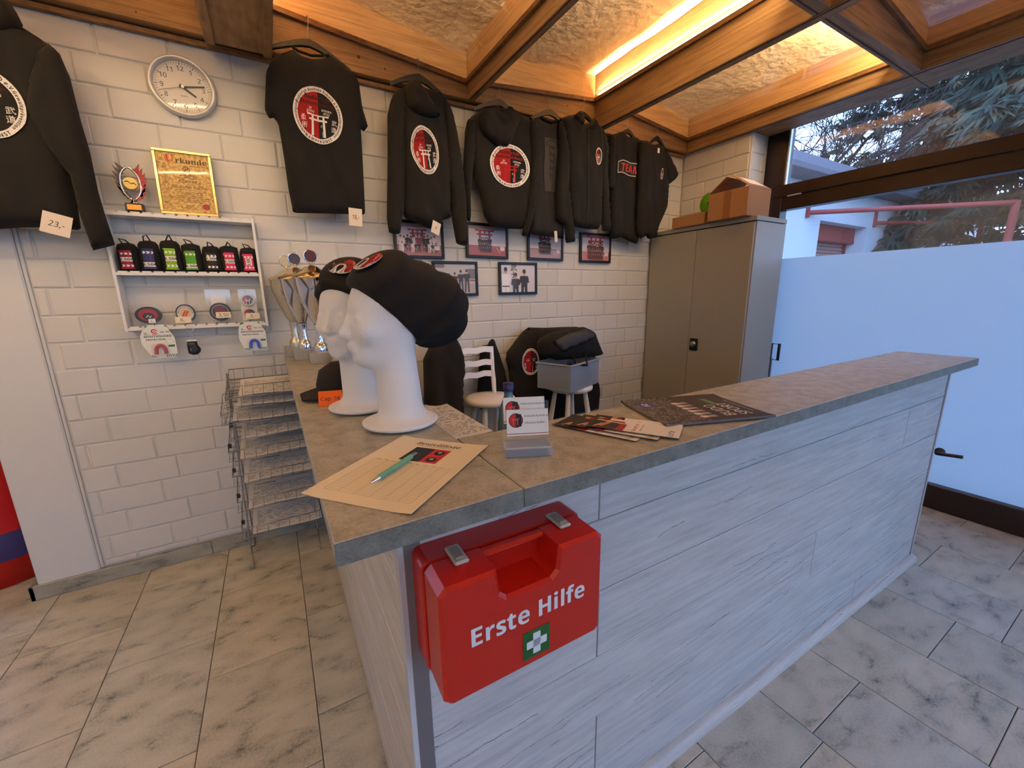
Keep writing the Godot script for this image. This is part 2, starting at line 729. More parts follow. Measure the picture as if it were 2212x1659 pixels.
func make_materials() -> void:
	var fine := tex(grey(noise(0.11, 3, FastNoiseLite.TYPE_SIMPLEX_SMOOTH, 3), 256, 256))
	store["fine"] = fine
	# painted sand-lime brick
	var m := mat("wall_paint", Color(0.81, 0.805, 0.785), 0.62)
	tri_map(bumped(m, fine, 0.05), Vector3.ONE * 7.0)
	for i in 3:
		m = mat("brick_paint_%d" % i, Color(0.815, 0.81, 0.79) * [1.0, 0.993, 0.986][i], 0.6)
		tri_map(bumped(m, fine, 0.06), Vector3.ONE * 6.0)
	m = mat("plaster", Color(0.82, 0.825, 0.82), 0.7)
	tri_map(bumped(m, fine, 0.03), Vector3.ONE * 9.0)
	# marble
	var base := grey(noise(0.006, 11, FastNoiseLite.TYPE_SIMPLEX_SMOOTH, 5), 512, 1024, 1024, 1024)
	var vn := noise(0.0045, 21, FastNoiseLite.TYPE_SIMPLEX_SMOOTH, 4, FastNoiseLite.FRACTAL_RIDGED)
	vn.domain_warp_enabled = true
	vn.domain_warp_amplitude = 40.0
	vn.domain_warp_frequency = 0.008
	var vein := grey(vn, 512, 1024, 1024, 1024)
	var speck := grey(noise(0.07, 5), 1024, 1024)
	var rm := ramp([Color(0.82, 0.81, 0.775), Color(0.765, 0.76, 0.725), Color(0.69, 0.69, 0.66), Color(0.53, 0.535, 0.52), Color(0.36, 0.37, 0.36)], [0.2, 0.45, 0.62, 0.82, 1.0])
	var veins := PackedByteArray()
	veins.resize(256)
	var vd := vein.get_data()
	for i in 256: veins[i] = int(255.0 * pow(i / 255.0, 5.0))
	for i in vd.size(): vd[i] = veins[vd[i]]
	vein = Image.create_from_data(1024, 1024, false, Image.FORMAT_L8, vd)
	var marble := tex(blend_map([base, vein, speck], [0.55, 0.42, 0.3], rm, -0.02))
	for i in 4:
		m = mat("marble_%d" % i, [Color(0.98, 0.975, 0.95), Color(0.93, 0.93, 0.92), Color(1, 0.985, 0.95), Color(0.96, 0.97, 0.97)][i], 0.33)
		m.albedo_texture = marble
		m.metallic_specular = 0.4
	m = mat("marble_dark", Color(0.78, 0.79, 0.78), 0.35)
	m.albedo_texture = marble
	tri_map(m, Vector3.ONE * 1.4)
	m = mat("passage_tile", Color(0.80, 0.72, 0.66), 0.35)
	m.albedo_texture = marble
	tri_map(m, Vector3.ONE * 1.1)
	mat("grout", Color(0.33, 0.32, 0.29), 0.9)
	# spruce beams, the grain along z or x
	var streak := grey(noise(0.03, 31, FastNoiseLite.TYPE_SIMPLEX_SMOOTH, 4), 64, 512, 512, 512)
	var cloud := grey(noise(0.012, 33), 512, 512)
	var wood := tex(blend_map([streak, cloud, speck_small()], [0.42, 0.42, 0.14], ramp([Color(0.69, 0.55, 0.37), Color(0.63, 0.49, 0.32), Color(0.55, 0.42, 0.27), Color(0.45, 0.33, 0.20)], [0.2, 0.45, 0.65, 0.95])))
	store["wood_tex"] = wood
	m = mat("spruce_x", Color(1, 1, 1), 0.55)
	m.albedo_texture = wood
	tri_map(m, Vector3(0.5, 5.0, 5.0))
	m = mat("spruce_z", Color(1, 1, 1), 0.55)
	m.albedo_texture = wood
	tri_map(m, Vector3(5.0, 5.0, 0.5))
	m = mat("batten", Color(0.86, 0.80, 0.74), 0.5)
	m.albedo_texture = wood
	tri_map(m, Vector3(3.0, 3.0, 3.0))
	mat("knot", Color(0.33, 0.19, 0.09), 0.6)
	# crumpled sheet under the roof
	var cn := noise(0.012, 41, FastNoiseLite.TYPE_SIMPLEX_SMOOTH, 5)
	cn.domain_warp_enabled = true
	cn.domain_warp_amplitude = 18.0
	var crumple := tex(grey(cn, 1024, 1024))
	m = mat("roof_sheet", Color(0.97, 0.89, 0.74), 0.6)
	tri_map(bumped(m, crumple, 0.8), Vector3(1.0, 1.0, 1.0))
	# laminate of white-limed oak: streaks, with a few dark cracks along the grain
	var l1 := grey(noise(0.05, 51, FastNoiseLite.TYPE_SIMPLEX_SMOOTH, 4), 96, 512, 1536, 512)
	var l2 := grey(noise(0.012, 52, FastNoiseLite.TYPE_SIMPLEX_SMOOTH, 3), 384, 512, 1536, 512)
	var l3 := grey(noise(0.2, 53, FastNoiseLite.TYPE_SIMPLEX_SMOOTH, 2), 192, 512, 1536, 512)
	var oak := blend_map([l1, l2, l3], [0.55, 0.35, 0.25], ramp([Color(0.86, 0.86, 0.855), Color(0.82, 0.82, 0.815), Color(0.78, 0.78, 0.78), Color(0.70, 0.70, 0.705)], [0.25, 0.48, 0.68, 0.95]), -0.05)
	var cv := Canvas.new(8, 8, Color.WHITE)
	cv.im = oak
	cv.w = 768
	cv.h = 256
	for k in 15:
		var p := Vector2(rng.randf_range(0, 700), rng.randf_range(8, 248))
		var run := []
		var n := rng.randi_range(4, 16)
		for i in n:
			run.append(p)
			p += Vector2(rng.randf_range(5, 13), rng.randf_range(-2.6, 2.0))
		for i in n - 1: cv.line([run[i], run[i + 1]], rng.randf_range(0.4, 1.1), Color(0.44, 0.43, 0.43))
	var oakt := tex(cv.im)
	m = mat("oak_front", Color(0.91, 0.905, 0.90), 0.5)
	m.albedo_texture = oakt
	m = mat("oak_left", Color(0.97, 0.955, 0.93), 0.5)
	m.albedo_texture = oakt
	m = mat("oak_post", Color(0.90, 0.90, 0.91), 0.5)
	m.albedo_texture = oakt
	m = mat("oak_round", Color(0.93, 0.925, 0.91), 0.5)
	m.albedo_texture = oakt
	tri_map(m, Vector3(0.6, 3.0, 3.0))
	mat("groove", Color(0.42, 0.40, 0.40), 0.7)
	# counter slab with a pattern of concrete
	var c1 := grey(noise(0.01, 61, FastNoiseLite.TYPE_SIMPLEX_SMOOTH, 5), 1024, 1024)
	var c2 := grey(noise(0.05, 62, FastNoiseLite.TYPE_SIMPLEX_SMOOTH, 4, FastNoiseLite.FRACTAL_RIDGED), 512, 1024, 1024, 1024)
	var slab := tex(blend_map([c1, c2, speck], [0.5, 0.22, 0.35], ramp([Color(0.76, 0.755, 0.715), Color(0.705, 0.70, 0.66), Color(0.645, 0.64, 0.60), Color(0.53, 0.525, 0.49)], [0.3, 0.5, 0.66, 0.95]), 0.0))
	m = mat("slab", Color(0.95, 0.94, 0.93), 0.42)
	m.albedo_texture = slab
	tri_map(m, Vector3.ONE * 1.6)
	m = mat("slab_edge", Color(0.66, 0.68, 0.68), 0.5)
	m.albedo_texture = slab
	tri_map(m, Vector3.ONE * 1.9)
	# cloth
	var weave := tex(grey(noise(0.3, 71, FastNoiseLite.TYPE_SIMPLEX_SMOOTH, 2), 128, 128))
	m = mat("black_cloth", Color(0.05, 0.048, 0.047), 0.95)
	m.rim_enabled = true
	m.rim = 0.06
	bumped(m, weave, 0.03)
	m = mat("black_jersey", Color(0.035, 0.034, 0.035), 0.95)
	m.rim_enabled = true
	m.rim = 0.03
	bumped(m, weave, 0.02)
	m = mat("charcoal_cloth", Color(0.13, 0.125, 0.13), 0.95)
	bumped(m, weave, 0.02)
	mat("black_plastic", Color(0.07, 0.07, 0.075), 0.4)
	mat("chrome", Color(0.87, 0.87, 0.88), 0.08, 1.0)
	mat("steel", Color(0.62, 0.62, 0.62), 0.3, 1.0)
	mat("wire", Color(0.60, 0.60, 0.60), 0.35, 0.9)
	mat("white_lacquer", Color(0.88, 0.88, 0.87), 0.45)
	mat("paper", Color(0.90, 0.89, 0.86), 0.8)
	mat("cream_paper", Color(0.93, 0.88, 0.77), 0.85)
	m = mat("clear", Color(1, 1, 1, 0.04), 0.04)
	m.transparency = BaseMaterial3D.TRANSPARENCY_ALPHA
	m = mat("picture_glass", Color(1, 1, 1, 0.02), 0.04)
	m.transparency = BaseMaterial3D.TRANSPARENCY_ALPHA
	m.metallic_specular = 0.16
	m = mat("pane_clear", Color(1, 1, 1, 0.03), 0.03)
	m.transparency = BaseMaterial3D.TRANSPARENCY_ALPHA


func speck_small() -> Image:
	return grey(noise(0.12, 6), 512, 512)


# ---------------------------------------------------------------- the room

func brick_mesh(len_: float, hgt: float) -> ArrayMesh:
	var key := "brick_%d_%d" % [roundi(len_ * 200), roundi(hgt * 200)]
	if not store.has(key):
		# front face with worn, chamfered edges; the back is in the mortar
		var st := st_new()
		flat(st)
		var a := Vector2(len_, hgt) * 0.5
		var b := a - Vector2(0.006, 0.005)
		var A := [Vector3(-a.x, -a.y, 0), Vector3(a.x, -a.y, 0), Vector3(a.x, a.y, 0), Vector3(-a.x, a.y, 0)]
		var B := [Vector3(-b.x, -b.y, 0.0038), Vector3(b.x, -b.y, 0.0038), Vector3(b.x, b.y, 0.0038), Vector3(-b.x, b.y, 0.0038)]
		quad(st, B[0], B[1], B[2], B[3])
		for i in 4:
			var j := (i + 1) % 4
			quad(st, A[i], A[j], B[j], B[i])
			quad(st, A[i] + Vector3(0, 0, -0.012), A[j] + Vector3(0, 0, -0.012), A[j], A[i])
		store[key] = done(st)
	return store[key]


func lay_bricks(parent: Node3D, x0: float, x1: float, y0: float, y1: float, place: Callable, hidden: Callable) -> void:
	for k in range(-1, 22):
		var ya := maxf(y0, 0.112 + 0.1245 * k)
		var yb := minf(y1, 0.112 + 0.1245 * (k + 1))
		if yb - ya < 0.02: continue
		var x := (-0.612 if k % 2 == 0 else -0.768) - 0.25 * 6
		while x < x1:
			var w := rng.randf_range(-0.012, 0.012)
			var a := maxf(x0, x)
			var b := minf(x1, x + 0.25 + w)
			x += 0.25 + w
			x += (((-0.612 if k % 2 == 0 else -0.768) + 0.25 * roundi((x + (0.612 if k % 2 == 0 else 0.768)) / 0.25)) - x) * 0.5
			if b - a < 0.03: continue
			var c := Vector2((a + b) / 2, (ya + yb) / 2)
			if hidden.call(c): continue
			var o := obj("brick", brick_mesh(b - a - 0.006, yb - ya - 0.006), store["brick_paint_%d" % rng.randi_range(0, 2)], parent)
			o.transform = place.call(c, rng.randf_range(-0.0015, 0.0012))


func build_room() -> void:
	# floor: a screed under marble tiles laid in rows that run to the back wall
	var fl := struct("floor", box_mesh(Vector3(7.2, 0.1, 8.2), 0.0, Vector3(0.5, -0.054, 0.6)), store["grout"])
	var start := {-3: -1.70, -2: -1.934, -1: -1.695, 0: -1.331, 1: -1.52, 2: -1.62, 3: -1.44, 4: -1.47, 5: -1.15, 6: -1.38, 7: -1.251, 8: -1.596, 9: -1.35, 10: -1.601}
	var tiles := []
	for v in 7:
		var st := st_new()
		flat(st)
		var o := Vector2(rng.randf(), rng.randf())
		var a := Vector2(0.3462, 0.5205) * 0.5
		var b := a - Vector2(0.0015, 0.0015)
		quad(st, Vector3(-b.x, 0, b.y), Vector3(b.x, 0, b.y), Vector3(b.x, 0, -b.y), Vector3(-b.x, 0, -b.y), Rect2(o, Vector2(0.42, 0.63)))
		var A := [Vector3(-a.x, -0.0015, a.y), Vector3(a.x, -0.0015, a.y), Vector3(a.x, -0.0015, -a.y), Vector3(-a.x, -0.0015, -a.y)]
		var B := [Vector3(-b.x, 0, b.y), Vector3(b.x, 0, b.y), Vector3(b.x, 0, -b.y), Vector3(-b.x, 0, -b.y)]
		for i in 4:
			var j := (i + 1) % 4
			quad(st, A[i], A[j], B[j], B[i], Rect2(o, Vector2(0.4, 0.02)))
			quad(st, A[i] - Vector3(0, 0.008, 0), A[j] - Vector3(0, 0.008, 0), A[j], A[i], Rect2(o, Vector2(0.4, 0.02)))
		tiles.append(done(st))
	for k in range(-6, 11):
		var x := -0.0295 + 0.3487 * (k + 0.5)
		var z: float = start.get(k, -1.6 + 0.07 * (k % 5)) - 0.523 * 4
		while z < 1.2:
			z += 0.523
			if z - 0.2615 < -2.92: continue
			if x > 0.5 and x < 2.5 and z < -0.75 and z > -2.0 : continue   # under and behind the counter
			var o := obj("floor_tile", tiles[rng.randi_range(0, 6)], store["marble_%d" % rng.randi_range(0, 3)], fl, Vector3(x, 0, z - 0.2615))
			if rng.randf() < 0.5: o.rotation.y = PI
	var ps := struct("floor_passage", box_mesh(Vector3(1.6, 0.05, 2.2), 0.0, Vector3(-1.95, -0.026, -3.78)), store["passage_tile"])

	# back wall: painted brick, with a smooth pier at its left end
	var wb := struct("wall_back", box_mesh(Vector3(4.60, 2.9, 0.2), 0.0, Vector3(1.365, 1.45, WZ - 0.108)), store["wall_paint"])
	lay_bricks(wb, -0.905, 3.375, 0.078, 2.615, func(c: Vector2, d: float) -> Transform3D: return Transform3D(Basis.IDENTITY, Vector3(c.x, c.y, WZ - 0.005 + d)),
		func(c: Vector2) -> bool: return (c.x > 3.03 and c.y < 1.88) or (c.x > 0.12 and c.x < 0.95 and c.y < 0.98) or (c.x > 0.95 and c.y < 0.3) or (c.x > 0.3 and c.x < 1.3 and c.y < 0.7))
	var pier := st_new()
	box(pier, Vector3(-1.032, 1.45, WZ - 0.1), Vector3(0.225, 2.9, 0.218), 0.006)
	struct("pier", done(pier), store["plaster"], wb)
	struct("joint_bead", tube_mesh([Vector3(-0.912, 0.08, WZ - 0.004), Vector3(-0.912, 2.62, WZ - 0.004)], 0.007, 6), store["plaster"], wb)
	# marble skirting
	var bb := struct("baseboard_back", box_mesh(Vector3(0.72, 0.076, 0.018), 0.003, Vector3(-0.815, 0.038, WZ + 0.012)), store["marble_dark"])
	struct("skirting_tile", box_mesh(Vector3(0.60, 0.076, 0.018), 0.003, Vector3(-0.153, 0.038, WZ + 0.012)), store["marble_dark"], bb)
	struct("skirting_tile", box_mesh(Vector3(0.02, 0.076, 0.10), 0.003, Vector3(-1.165, 0.038, WZ - 0.029)), store["marble_dark"], bb)
	# pier by the window
	var wr := struct("wall_right", box_mesh(Vector3(0.36, 2.9, 0.62), 0.0, Vector3(3.565, 1.45, -2.366)), store["wall_paint"])
	lay_bricks(wr, 0.005, 0.605, 1.93, 2.615, func(c: Vector2, d: float) -> Transform3D: return Transform3D(Basis(Vector3.UP, -PI / 2), Vector3(3.383 - d, c.y, WZ + c.x)), func(c: Vector2) -> bool: return c.y < 1.9)
	lay_bricks(wr, 0.008, 0.20, 1.95, 2.615, func(c: Vector2, d: float) -> Transform3D: return Transform3D(Basis.IDENTITY, Vector3(3.385 + c.x, c.y, -2.054 + d)), func(c: Vector2) -> bool: return c.y < 1.9)
	# the rest of the room, out of view
	struct("wall_left", box_mesh(Vector3(0.2, 3.0, 8.4), 0.0, Vector3(-2.85, 1.5, 0.6)), store["plaster"])
	struct("ceiling_passage", box_mesh(Vector3(2.2, 0.1, 2.0), 0.0, Vector3(-1.9, 3.0, -3.85)), store["plaster"])
	var pl := obj("passage_lamp", box_mesh(Vector3(0.6, 0.04, 0.6), 0.005), mat("lamp_white", Color(0.9, 0.9, 0.88), 0.5), null, Vector3(-1.9, 2.93, -3.7))
	store["lamp_white"].emission_enabled = true
	store["lamp_white"].emission = Color(1.0, 0.93, 0.84)
	tag(pl, "square ceiling lamp in the passage beyond the wall's left end", "lamp")
	var pa := AreaLight3D.new()
	pa.name = "passage_light"
	pa.light_color = Color(1.0, 0.93, 0.84)
	pa.light_energy = 1.6
	pa.area_size = Vector2(0.56, 0.56)
	pa.shadow_enabled = true
	pa.position = Vector3(-1.9, 2.90, -3.7)
	pa.rotation.x = -PI / 2
	add_child(pa)
	struct("wall_passage", box_mesh(Vector3(2.0, 3.0, 0.2), 0.0, Vector3(-1.9, 1.5, -4.9)), store["plaster"])
	struct("wall_passage_side", box_mesh(Vector3(0.2, 3.0, 2.0), 0.0, Vector3(-0.98, 1.5, -3.88)), store["plaster"])
	struct("wall_front_low", box_mesh(Vector3(6.6, 0.5, 0.2), 0.0, Vector3(0.5, 0.25, 4.7)), store["plaster"])
	struct("wall_front_high", box_mesh(Vector3(6.6, 0.4, 0.2), 0.0, Vector3(0.5, 2.8, 4.7)), store["plaster"])
	for x in [-2.2, 0.6, 3.5]: struct("wall_front_pier", box_mesh(Vector3(0.7, 1.9, 0.2), 0.0, Vector3(x, 1.55, 4.7)), store["plaster"])


# columns of the folded ceiling: left x, height of the panes there, right x, height there, side of the lamp
func bays() -> Array:
	return [[-2.75, 2.80, -1.06, 2.70, 1], [-1.0, 2.722, -0.115, 2.812, 1], [0.16, 2.815, 1.225, 2.712, -1], [1.272, 2.722, 2.265, 2.816, 1], [2.33, 2.832, 3.33, 2.717, -1]]


func build_ceiling() -> void:
	struct("ceiling", box_mesh(Vector3(7.0, 0.1, 8.0), 0.0, Vector3(0.5, 3.18, 0.8)), store["plaster"])
	# beams along the room
	var zs := [[-2.61, -1.155], [-1.085, 0.5], [0.57, 2.2], [2.27, 4.6]]
	for b in [[-1.06, -1.0, 2.615], [-0.115, 0.16, 2.60], [1.225, 1.272, 2.618], [2.265, 2.33, 2.618], [3.33, 3.60, 2.62]]:
		var st := st_new()
		box(st, Vector3((b[0] + b[1]) / 2, (b[2] + 3.13) / 2, 0.99), Vector3(b[1] - b[0], 3.13 - b[2], 7.2), 0.003)
		var o := struct("trim_beam", done(st), store["spruce_z"])
		if b[1] - b[0] > 0.2 and b[0] < 0.5:
			for x in [b[0] + 0.022, b[1] - 0.022]: struct("edge_board", box_mesh(Vector3(0.036, 0.02, 6.6), 0.002, Vector3(x, b[2] - 0.004, 0.7)), store["spruce_z"], o)
		else:
			struct("shadow_groove", box_mesh(Vector3(0.006, 0.004, 6.6), 0.0, Vector3((b[0] * 0.8 + b[1] * 0.2) if b[0] < 3 else b[0] + 0.03, b[2] - 0.0005, 0.7)), store["knot"], o)
	# beams across it
	for z in [[WZ, -2.61], [-1.155, -1.085], [0.5, 0.57], [2.2, 2.27]]:
		var st := st_new()
		box(st, Vector3(0.45, (2.622 + 3.13) / 2, (z[0] + z[1]) / 2), Vector3(6.4, 3.13 - 2.622, z[1] - z[0]), 0.003)
		var o := struct("trim_crossbeam", done(st), store["spruce_x"])
		if z[0] < -2:
			struct("wall_strip", box_mesh(Vector3(4.5, 0.022, 0.02), 0.002, Vector3(1.1, 2.603, WZ + 0.014)), store["batten"], o)
			for k in [[0.58, 2.70, 0.009], [0.72, 2.675, 0.005], [1.42, 2.68, 0.006], [2.01, 2.735, 0.005], [2.62, 2.66, 0.006], [-0.35, 2.65, 0.004], [1.95, 2.66, 0.004]]:
				var p := ring2(k[2], 10)
				struct("knot", extrude_mesh(p, 0.0, 0.0008), store["knot"], o, Vector3(k[0], k[1], -2.6105))
		else: struct("shadow_groove", box_mesh(Vector3(6.4, 0.004, 0.006), 0.0, Vector3(0.45, 2.6215, z[0] + 0.022)), store["knot"], o)
	# bays: battens, panes, the crumpled sheet above them and the lamp strip on the batten
	var warm := Color(1.0, 0.86, 0.66)
	var glow := mat("strip_glow", Color(1, 0.9, 0.75), 0.5)
	glow.emission_enabled = true
	glow.emission = Color(1.0, 0.87, 0.68)
	glow.emission_energy_multiplier = 1.6
	var n := 0
	for r in zs.size():
		for b in bays():
			n += 1
			var x0: float = b[0]
			var x1: float = b[2]
			var z0: float = zs[r][0]
			var z1: float = zs[r][1]
			var slope := atan2(b[3] - b[1], x1 - x0)
			var mid := Vector3((x0 + x1) / 2, (b[1] + b[3]) / 2, (z0 + z1) / 2)
			var L := Vector2(x1 - x0, b[3] - b[1]).length()
			var turn := Transform3D(Basis(Vector3.BACK, slope), mid)
			var zl := z1 - z0
			var p := struct("ceiling_bay", sheet_box(Vector3(L + 0.02, 0.02, zl), 16, 24), store["roof_sheet"])
			p.transform = turn.translated_local(Vector3(0, 0.18, 0))
			if r < 2 and b[0] > -1.5:
				for s in [-1.0, 1.0]:
					struct("batten", box_mesh(Vector3(0.02, 0.026, zl), 0.002, Vector3(s * (L / 2 - 0.009), -0.18, 0)), store["batten"], p)
					struct("batten", box_mesh(Vector3(L, 0.026, 0.02), 0.002, Vector3(0, -0.18, s * (zl / 2 - 0.009))), store["batten"], p)
				struct("clear_pane", box_mesh(Vector3(L - 0.02, 0.003, zl - 0.02), 0.0, Vector3(0, -0.165, 0)), store["pane_clear"], p)
			# lamp strips: a glowing rod on the batten with an area light of its size in front of it, along one side and along the end
			var s2: float = b[4]
			var lz := zl - 0.1
			var share: float = 1.0 if r == 0 else 0.45 if (r == 1 or b[0] < -0.5) and r < 3 else 0.0
			for k in (2 if share > 0.0 else 0):
				var len_ := lz if k == 0 else L - 0.14
				var to := Transform3D(Basis(Vector3.UP, PI / 2 if s2 < 0 else -PI / 2), Vector3(s2 * (L / 2 - 0.022), 0, 0)) if k == 0 else Transform3D(Basis.IDENTITY, Vector3(0, 0, zl / 2 - 0.022))
				to = turn * to.translated(Vector3(0, 0.03, 0))   # the strip runs along local x and shines along local -z
				var rod := obj("led_strip", tube_mesh([Vector3(-len_ / 2, 0, 0), Vector3(len_ / 2, 0, 0)], 0.009, 8), glow)
				rod.transform = to
				tag(rod, strip_label(r, b, k), "light strip", "warm light strips above the ceiling panes")
				var al := AreaLight3D.new()
				al.name = "strip_light_%d_%d" % [n, k]
				al.light_color = warm
				al.light_energy = LED * share * len_ * (1.0 if k == 0 else 0.7)
				al.area_size = Vector2(len_, 0.02)
				al.area_range = 12.0
				al.shadow_enabled = true
				add_child(al)
				al.transform = to * Transform3D(Basis(Vector3.RIGHT, deg_to_rad(32.0)), Vector3(0, 0, -0.014))


const LED := 4.0


func strip_label(r: int, b: Array, k: int) -> String:
	var bay: String = "the far left ceiling bay" if b[0] < -1.5 else "the bay left of the wide beam" if b[0] < -0.5 else "the bay above the hanging shirt" if b[0] < 0.5 else "the bay above the hoodies" if b[0] < 2.0 else "the bay by the window"
	return "warm strip, %s of %s, %s" % ["side" if k == 0 else "end", bay, ["over the back wall", "in the second row", "in the third row", ""][r]]


func sheet_box(s: Vector3, nx: int, nz: int) -> ArrayMesh:
	# a thick sheet with sagging wrinkles on its underside
	var st := st_new()
	soft(st)
	var f := noise(2.2, 91, FastNoiseLite.TYPE_SIMPLEX_SMOOTH, 3)
	var at := func(i: int, j: int) -> Vector3:
		var x := (float(i) / nx - 0.5) * s.x
		var z := (float(j) / nz - 0.5) * s.z
		return Vector3(x, -s.y / 2 + 0.014 * f.get_noise_2d(x * 1.3 + s.x * 7, z * 0.8), z)
	for i in nx:
		for j in nz: quad(st, at.call(i, j), at.call(i + 1, j), at.call(i + 1, j + 1), at.call(i, j + 1))
	box(st, Vector3(0, s.y * 0.75, 0), Vector3(s.x, s.y * 0.5, s.z))
	return done(st)


func build_window() -> void:
	var brown := mat("brown_frame", Color(0.125, 0.055, 0.035), 0.35)
	var zend := 4.3
	var z0 := -2.054
	var W := thing("window_1", "", "")
	W.set_meta("kind", "structure")
	var zl := zend - z0
	var zc := (z0 + zend) / 2
	struct("frame_post", box_mesh(Vector3(0.10, 2.9, 0.155), 0.004, Vector3(3.645, 1.45, z0 + 0.078)), brown, W)
	struct("frame_bead", box_mesh(Vector3(0.03, 0.62, 0.012), 0.002, Vector3(3.615, 2.53, z0 + 0.163)), mat("alu_bead", Color(0.8, 0.82, 0.84), 0.35, 0.6), W)
	struct("frame_rail", box_mesh(Vector3(0.11, 0.16, zl), 0.004, Vector3(3.645, 0.082, zc)), brown, W)
	struct("frame_rail", box_mesh(Vector3(0.09, 0.105, zl), 0.004, Vector3(3.645, 2.095, zc)), brown, W)
	struct("frame_rail", box_mesh(Vector3(0.115, 0.085, zl), 0.004, Vector3(3.64, 2.185, zc)), brown, W)
	struct("frame_header", box_mesh(Vector3(0.11, 0.3, zl), 0.004, Vector3(3.645, 2.85, zc)), brown, W)
	struct("frame_handle", box_mesh(Vector3(0.018, 0.012, 0.10), 0.004, Vector3(3.59, 2.14, -1.805)), mat("alu_bead", Color.WHITE), W)
	struct("frame_post", box_mesh(Vector3(0.10, 2.9, 0.12), 0.004, Vector3(3.645, 1.45, 0.62)), brown, W)
	struct("pane_upper", box_mesh(Vector3(0.008, 0.52, zl), 0.0, Vector3(GX, 2.47, zc)), store["clear"], W)
	struct("pane_lower", box_mesh(Vector3(0.008, 1.9, zl), 0.0, Vector3(GX, 1.11, zc)), store["clear"], W)
	var film := mat("frosted_film", Color(0.70, 0.88, 1.0), 0.55)
	film.backlight_enabled = true
	film.backlight = Color(1, 1, 1)
	struct("frosted_film", box_mesh(Vector3(0.001, 1.52, 0.6 - z0), 0.0, Vector3(GX - 0.007, 0.911, (z0 + 0.6) / 2)), film, W)
	# lever of the glass door
	var d := thing("door_handle", "black lever handle on the frosted glass near the counter's right end", "door handle", Vector3(3.635, 0.383, -0.745))
	obj("lever", tube_mesh([Vector3(-0.06, 0, 0), Vector3(-0.066, 0.004, 0.02), Vector3(-0.066, 0.016, 0.115)], 0.011, 10), store["black_plastic"], d)
	obj("rose", lathe_mesh([Vector2(0.0, 0), Vector2(0.026, 0), Vector2(0.026, 0.008), Vector2(0.012, 0.012), Vector2(0.011, 0.06), Vector2(0, 0.06)], 16), store["black_plastic"], d).rotation.z = PI / 2




# ---------------------------------------------------------------- outside the window

func needle_spray() -> ArrayMesh:
	# a small fan of drooping twigs with needles, rooted at the origin and reaching along +x
	var st := st_new()
	flat(st)
	var r := RandomNumberGenerator.new()
	r.seed = 5
	for k in 9:
		var a := lerpf(-1.0, 1.0, k / 8.0)
		var d := Vector3(cos(a), -0.25 - 0.3 * r.randf(), sin(a)).normalized()
		var l := 0.32 * r.randf_range(0.7, 1.15)
		var w := d.cross(Vector3.UP).normalized() * 0.028 + Vector3(0, 0.012, 0)
		var m := d * l * 0.5
		var e := d * l + Vector3(0, -0.05, 0)
		tri(st, Vector3.ZERO, m - w, m + w)
		tri(st, m - w, e, m + w)
	return done(st)


func conifer(at: Vector3, hgt: float, rad: float, count: int, label: String, seed_: int, base := 0.6) -> void:
	var r := RandomNumberGenerator.new()
	r.seed = seed_
	var t := thing("conifer", label, "tree", at)
	obj("trunk", tube_mesh([Vector3(0, -0.2, 0), Vector3(0.05, hgt * 0.5, 0.03), Vector3(0, hgt, 0)], [0.2, 0.12, 0.02], 8), store["bark"], t)
	var sts := st_new()
	var where := []
	var boughs := int(hgt * 9)
	for b in boughs:
		var f := pow((b + r.randf()) / boughs, 1.1)
		var y := lerpf(base, hgt * 0.98, f)
		var len_ := rad * pow(1.0 - f, 0.7) * r.randf_range(0.75, 1.1) + 0.15
		var a := r.randf() * TAU
		var dir := Vector3(cos(a), 0, sin(a))
		var p0 := Vector3(0, y, 0)
		var p1 := p0 + dir * len_ * 0.55 + Vector3(0, len_ * 0.05, 0)
		var p2 := p0 + dir * len_ + Vector3(0, -len_ * 0.28, 0)
		tube(sts, [p0, p1, p2], [0.03, 0.018, 0.006], 4)
		var n := maxi(3, int(count * len_ / (boughs * rad * 0.55)))
		for i in n:
			var q := 1.0 - pow(r.randf(), 1.4) * 0.9
			var c := p0.lerp(p1, q * 2) if q < 0.5 else p1.lerp(p2, q * 2 - 1)
			var side := dir.rotated(Vector3.UP, r.randf_range(-1.4, 1.4))
			c += side * r.randf() * 0.22 * len_ + Vector3(0, r.randf_range(-0.16, 0.05), 0)
			var s := r.randf_range(0.8, 1.7)
			where.append(Transform3D(Basis(Vector3.UP, -atan2(side.z, side.x)) * Basis(Vector3.BACK, r.randf_range(-0.5, 0.2)) * Basis(Vector3.RIGHT, r.randf_range(-0.6, 0.6)) * Basis.from_scale(Vector3.ONE * s), c))
	obj("boughs", done(sts), store["bark"], t).set_meta("kind", "stuff")
	var mm := MultiMesh.new()
	mm.transform_format = MultiMesh.TRANSFORM_3D
	mm.use_colors = true
	mm.mesh = store["spray"]
	mm.instance_count = where.size()
	for i in where.size():
		mm.set_instance_transform(i, where[i])
		var g := r.randf()
		mm.set_instance_color(i, Color(0.16, 0.22, 0.17).lerp(Color(0.34, 0.31, 0.19), g * g).srgb_to_linear())
	var mi := MultiMeshInstance3D.new()
	mi.name = "foliage"
	mi.multimesh = mm
	mi.material_override = store["needles"]
	mi.set_meta("kind", "stuff")
	t.add_child(mi, true)


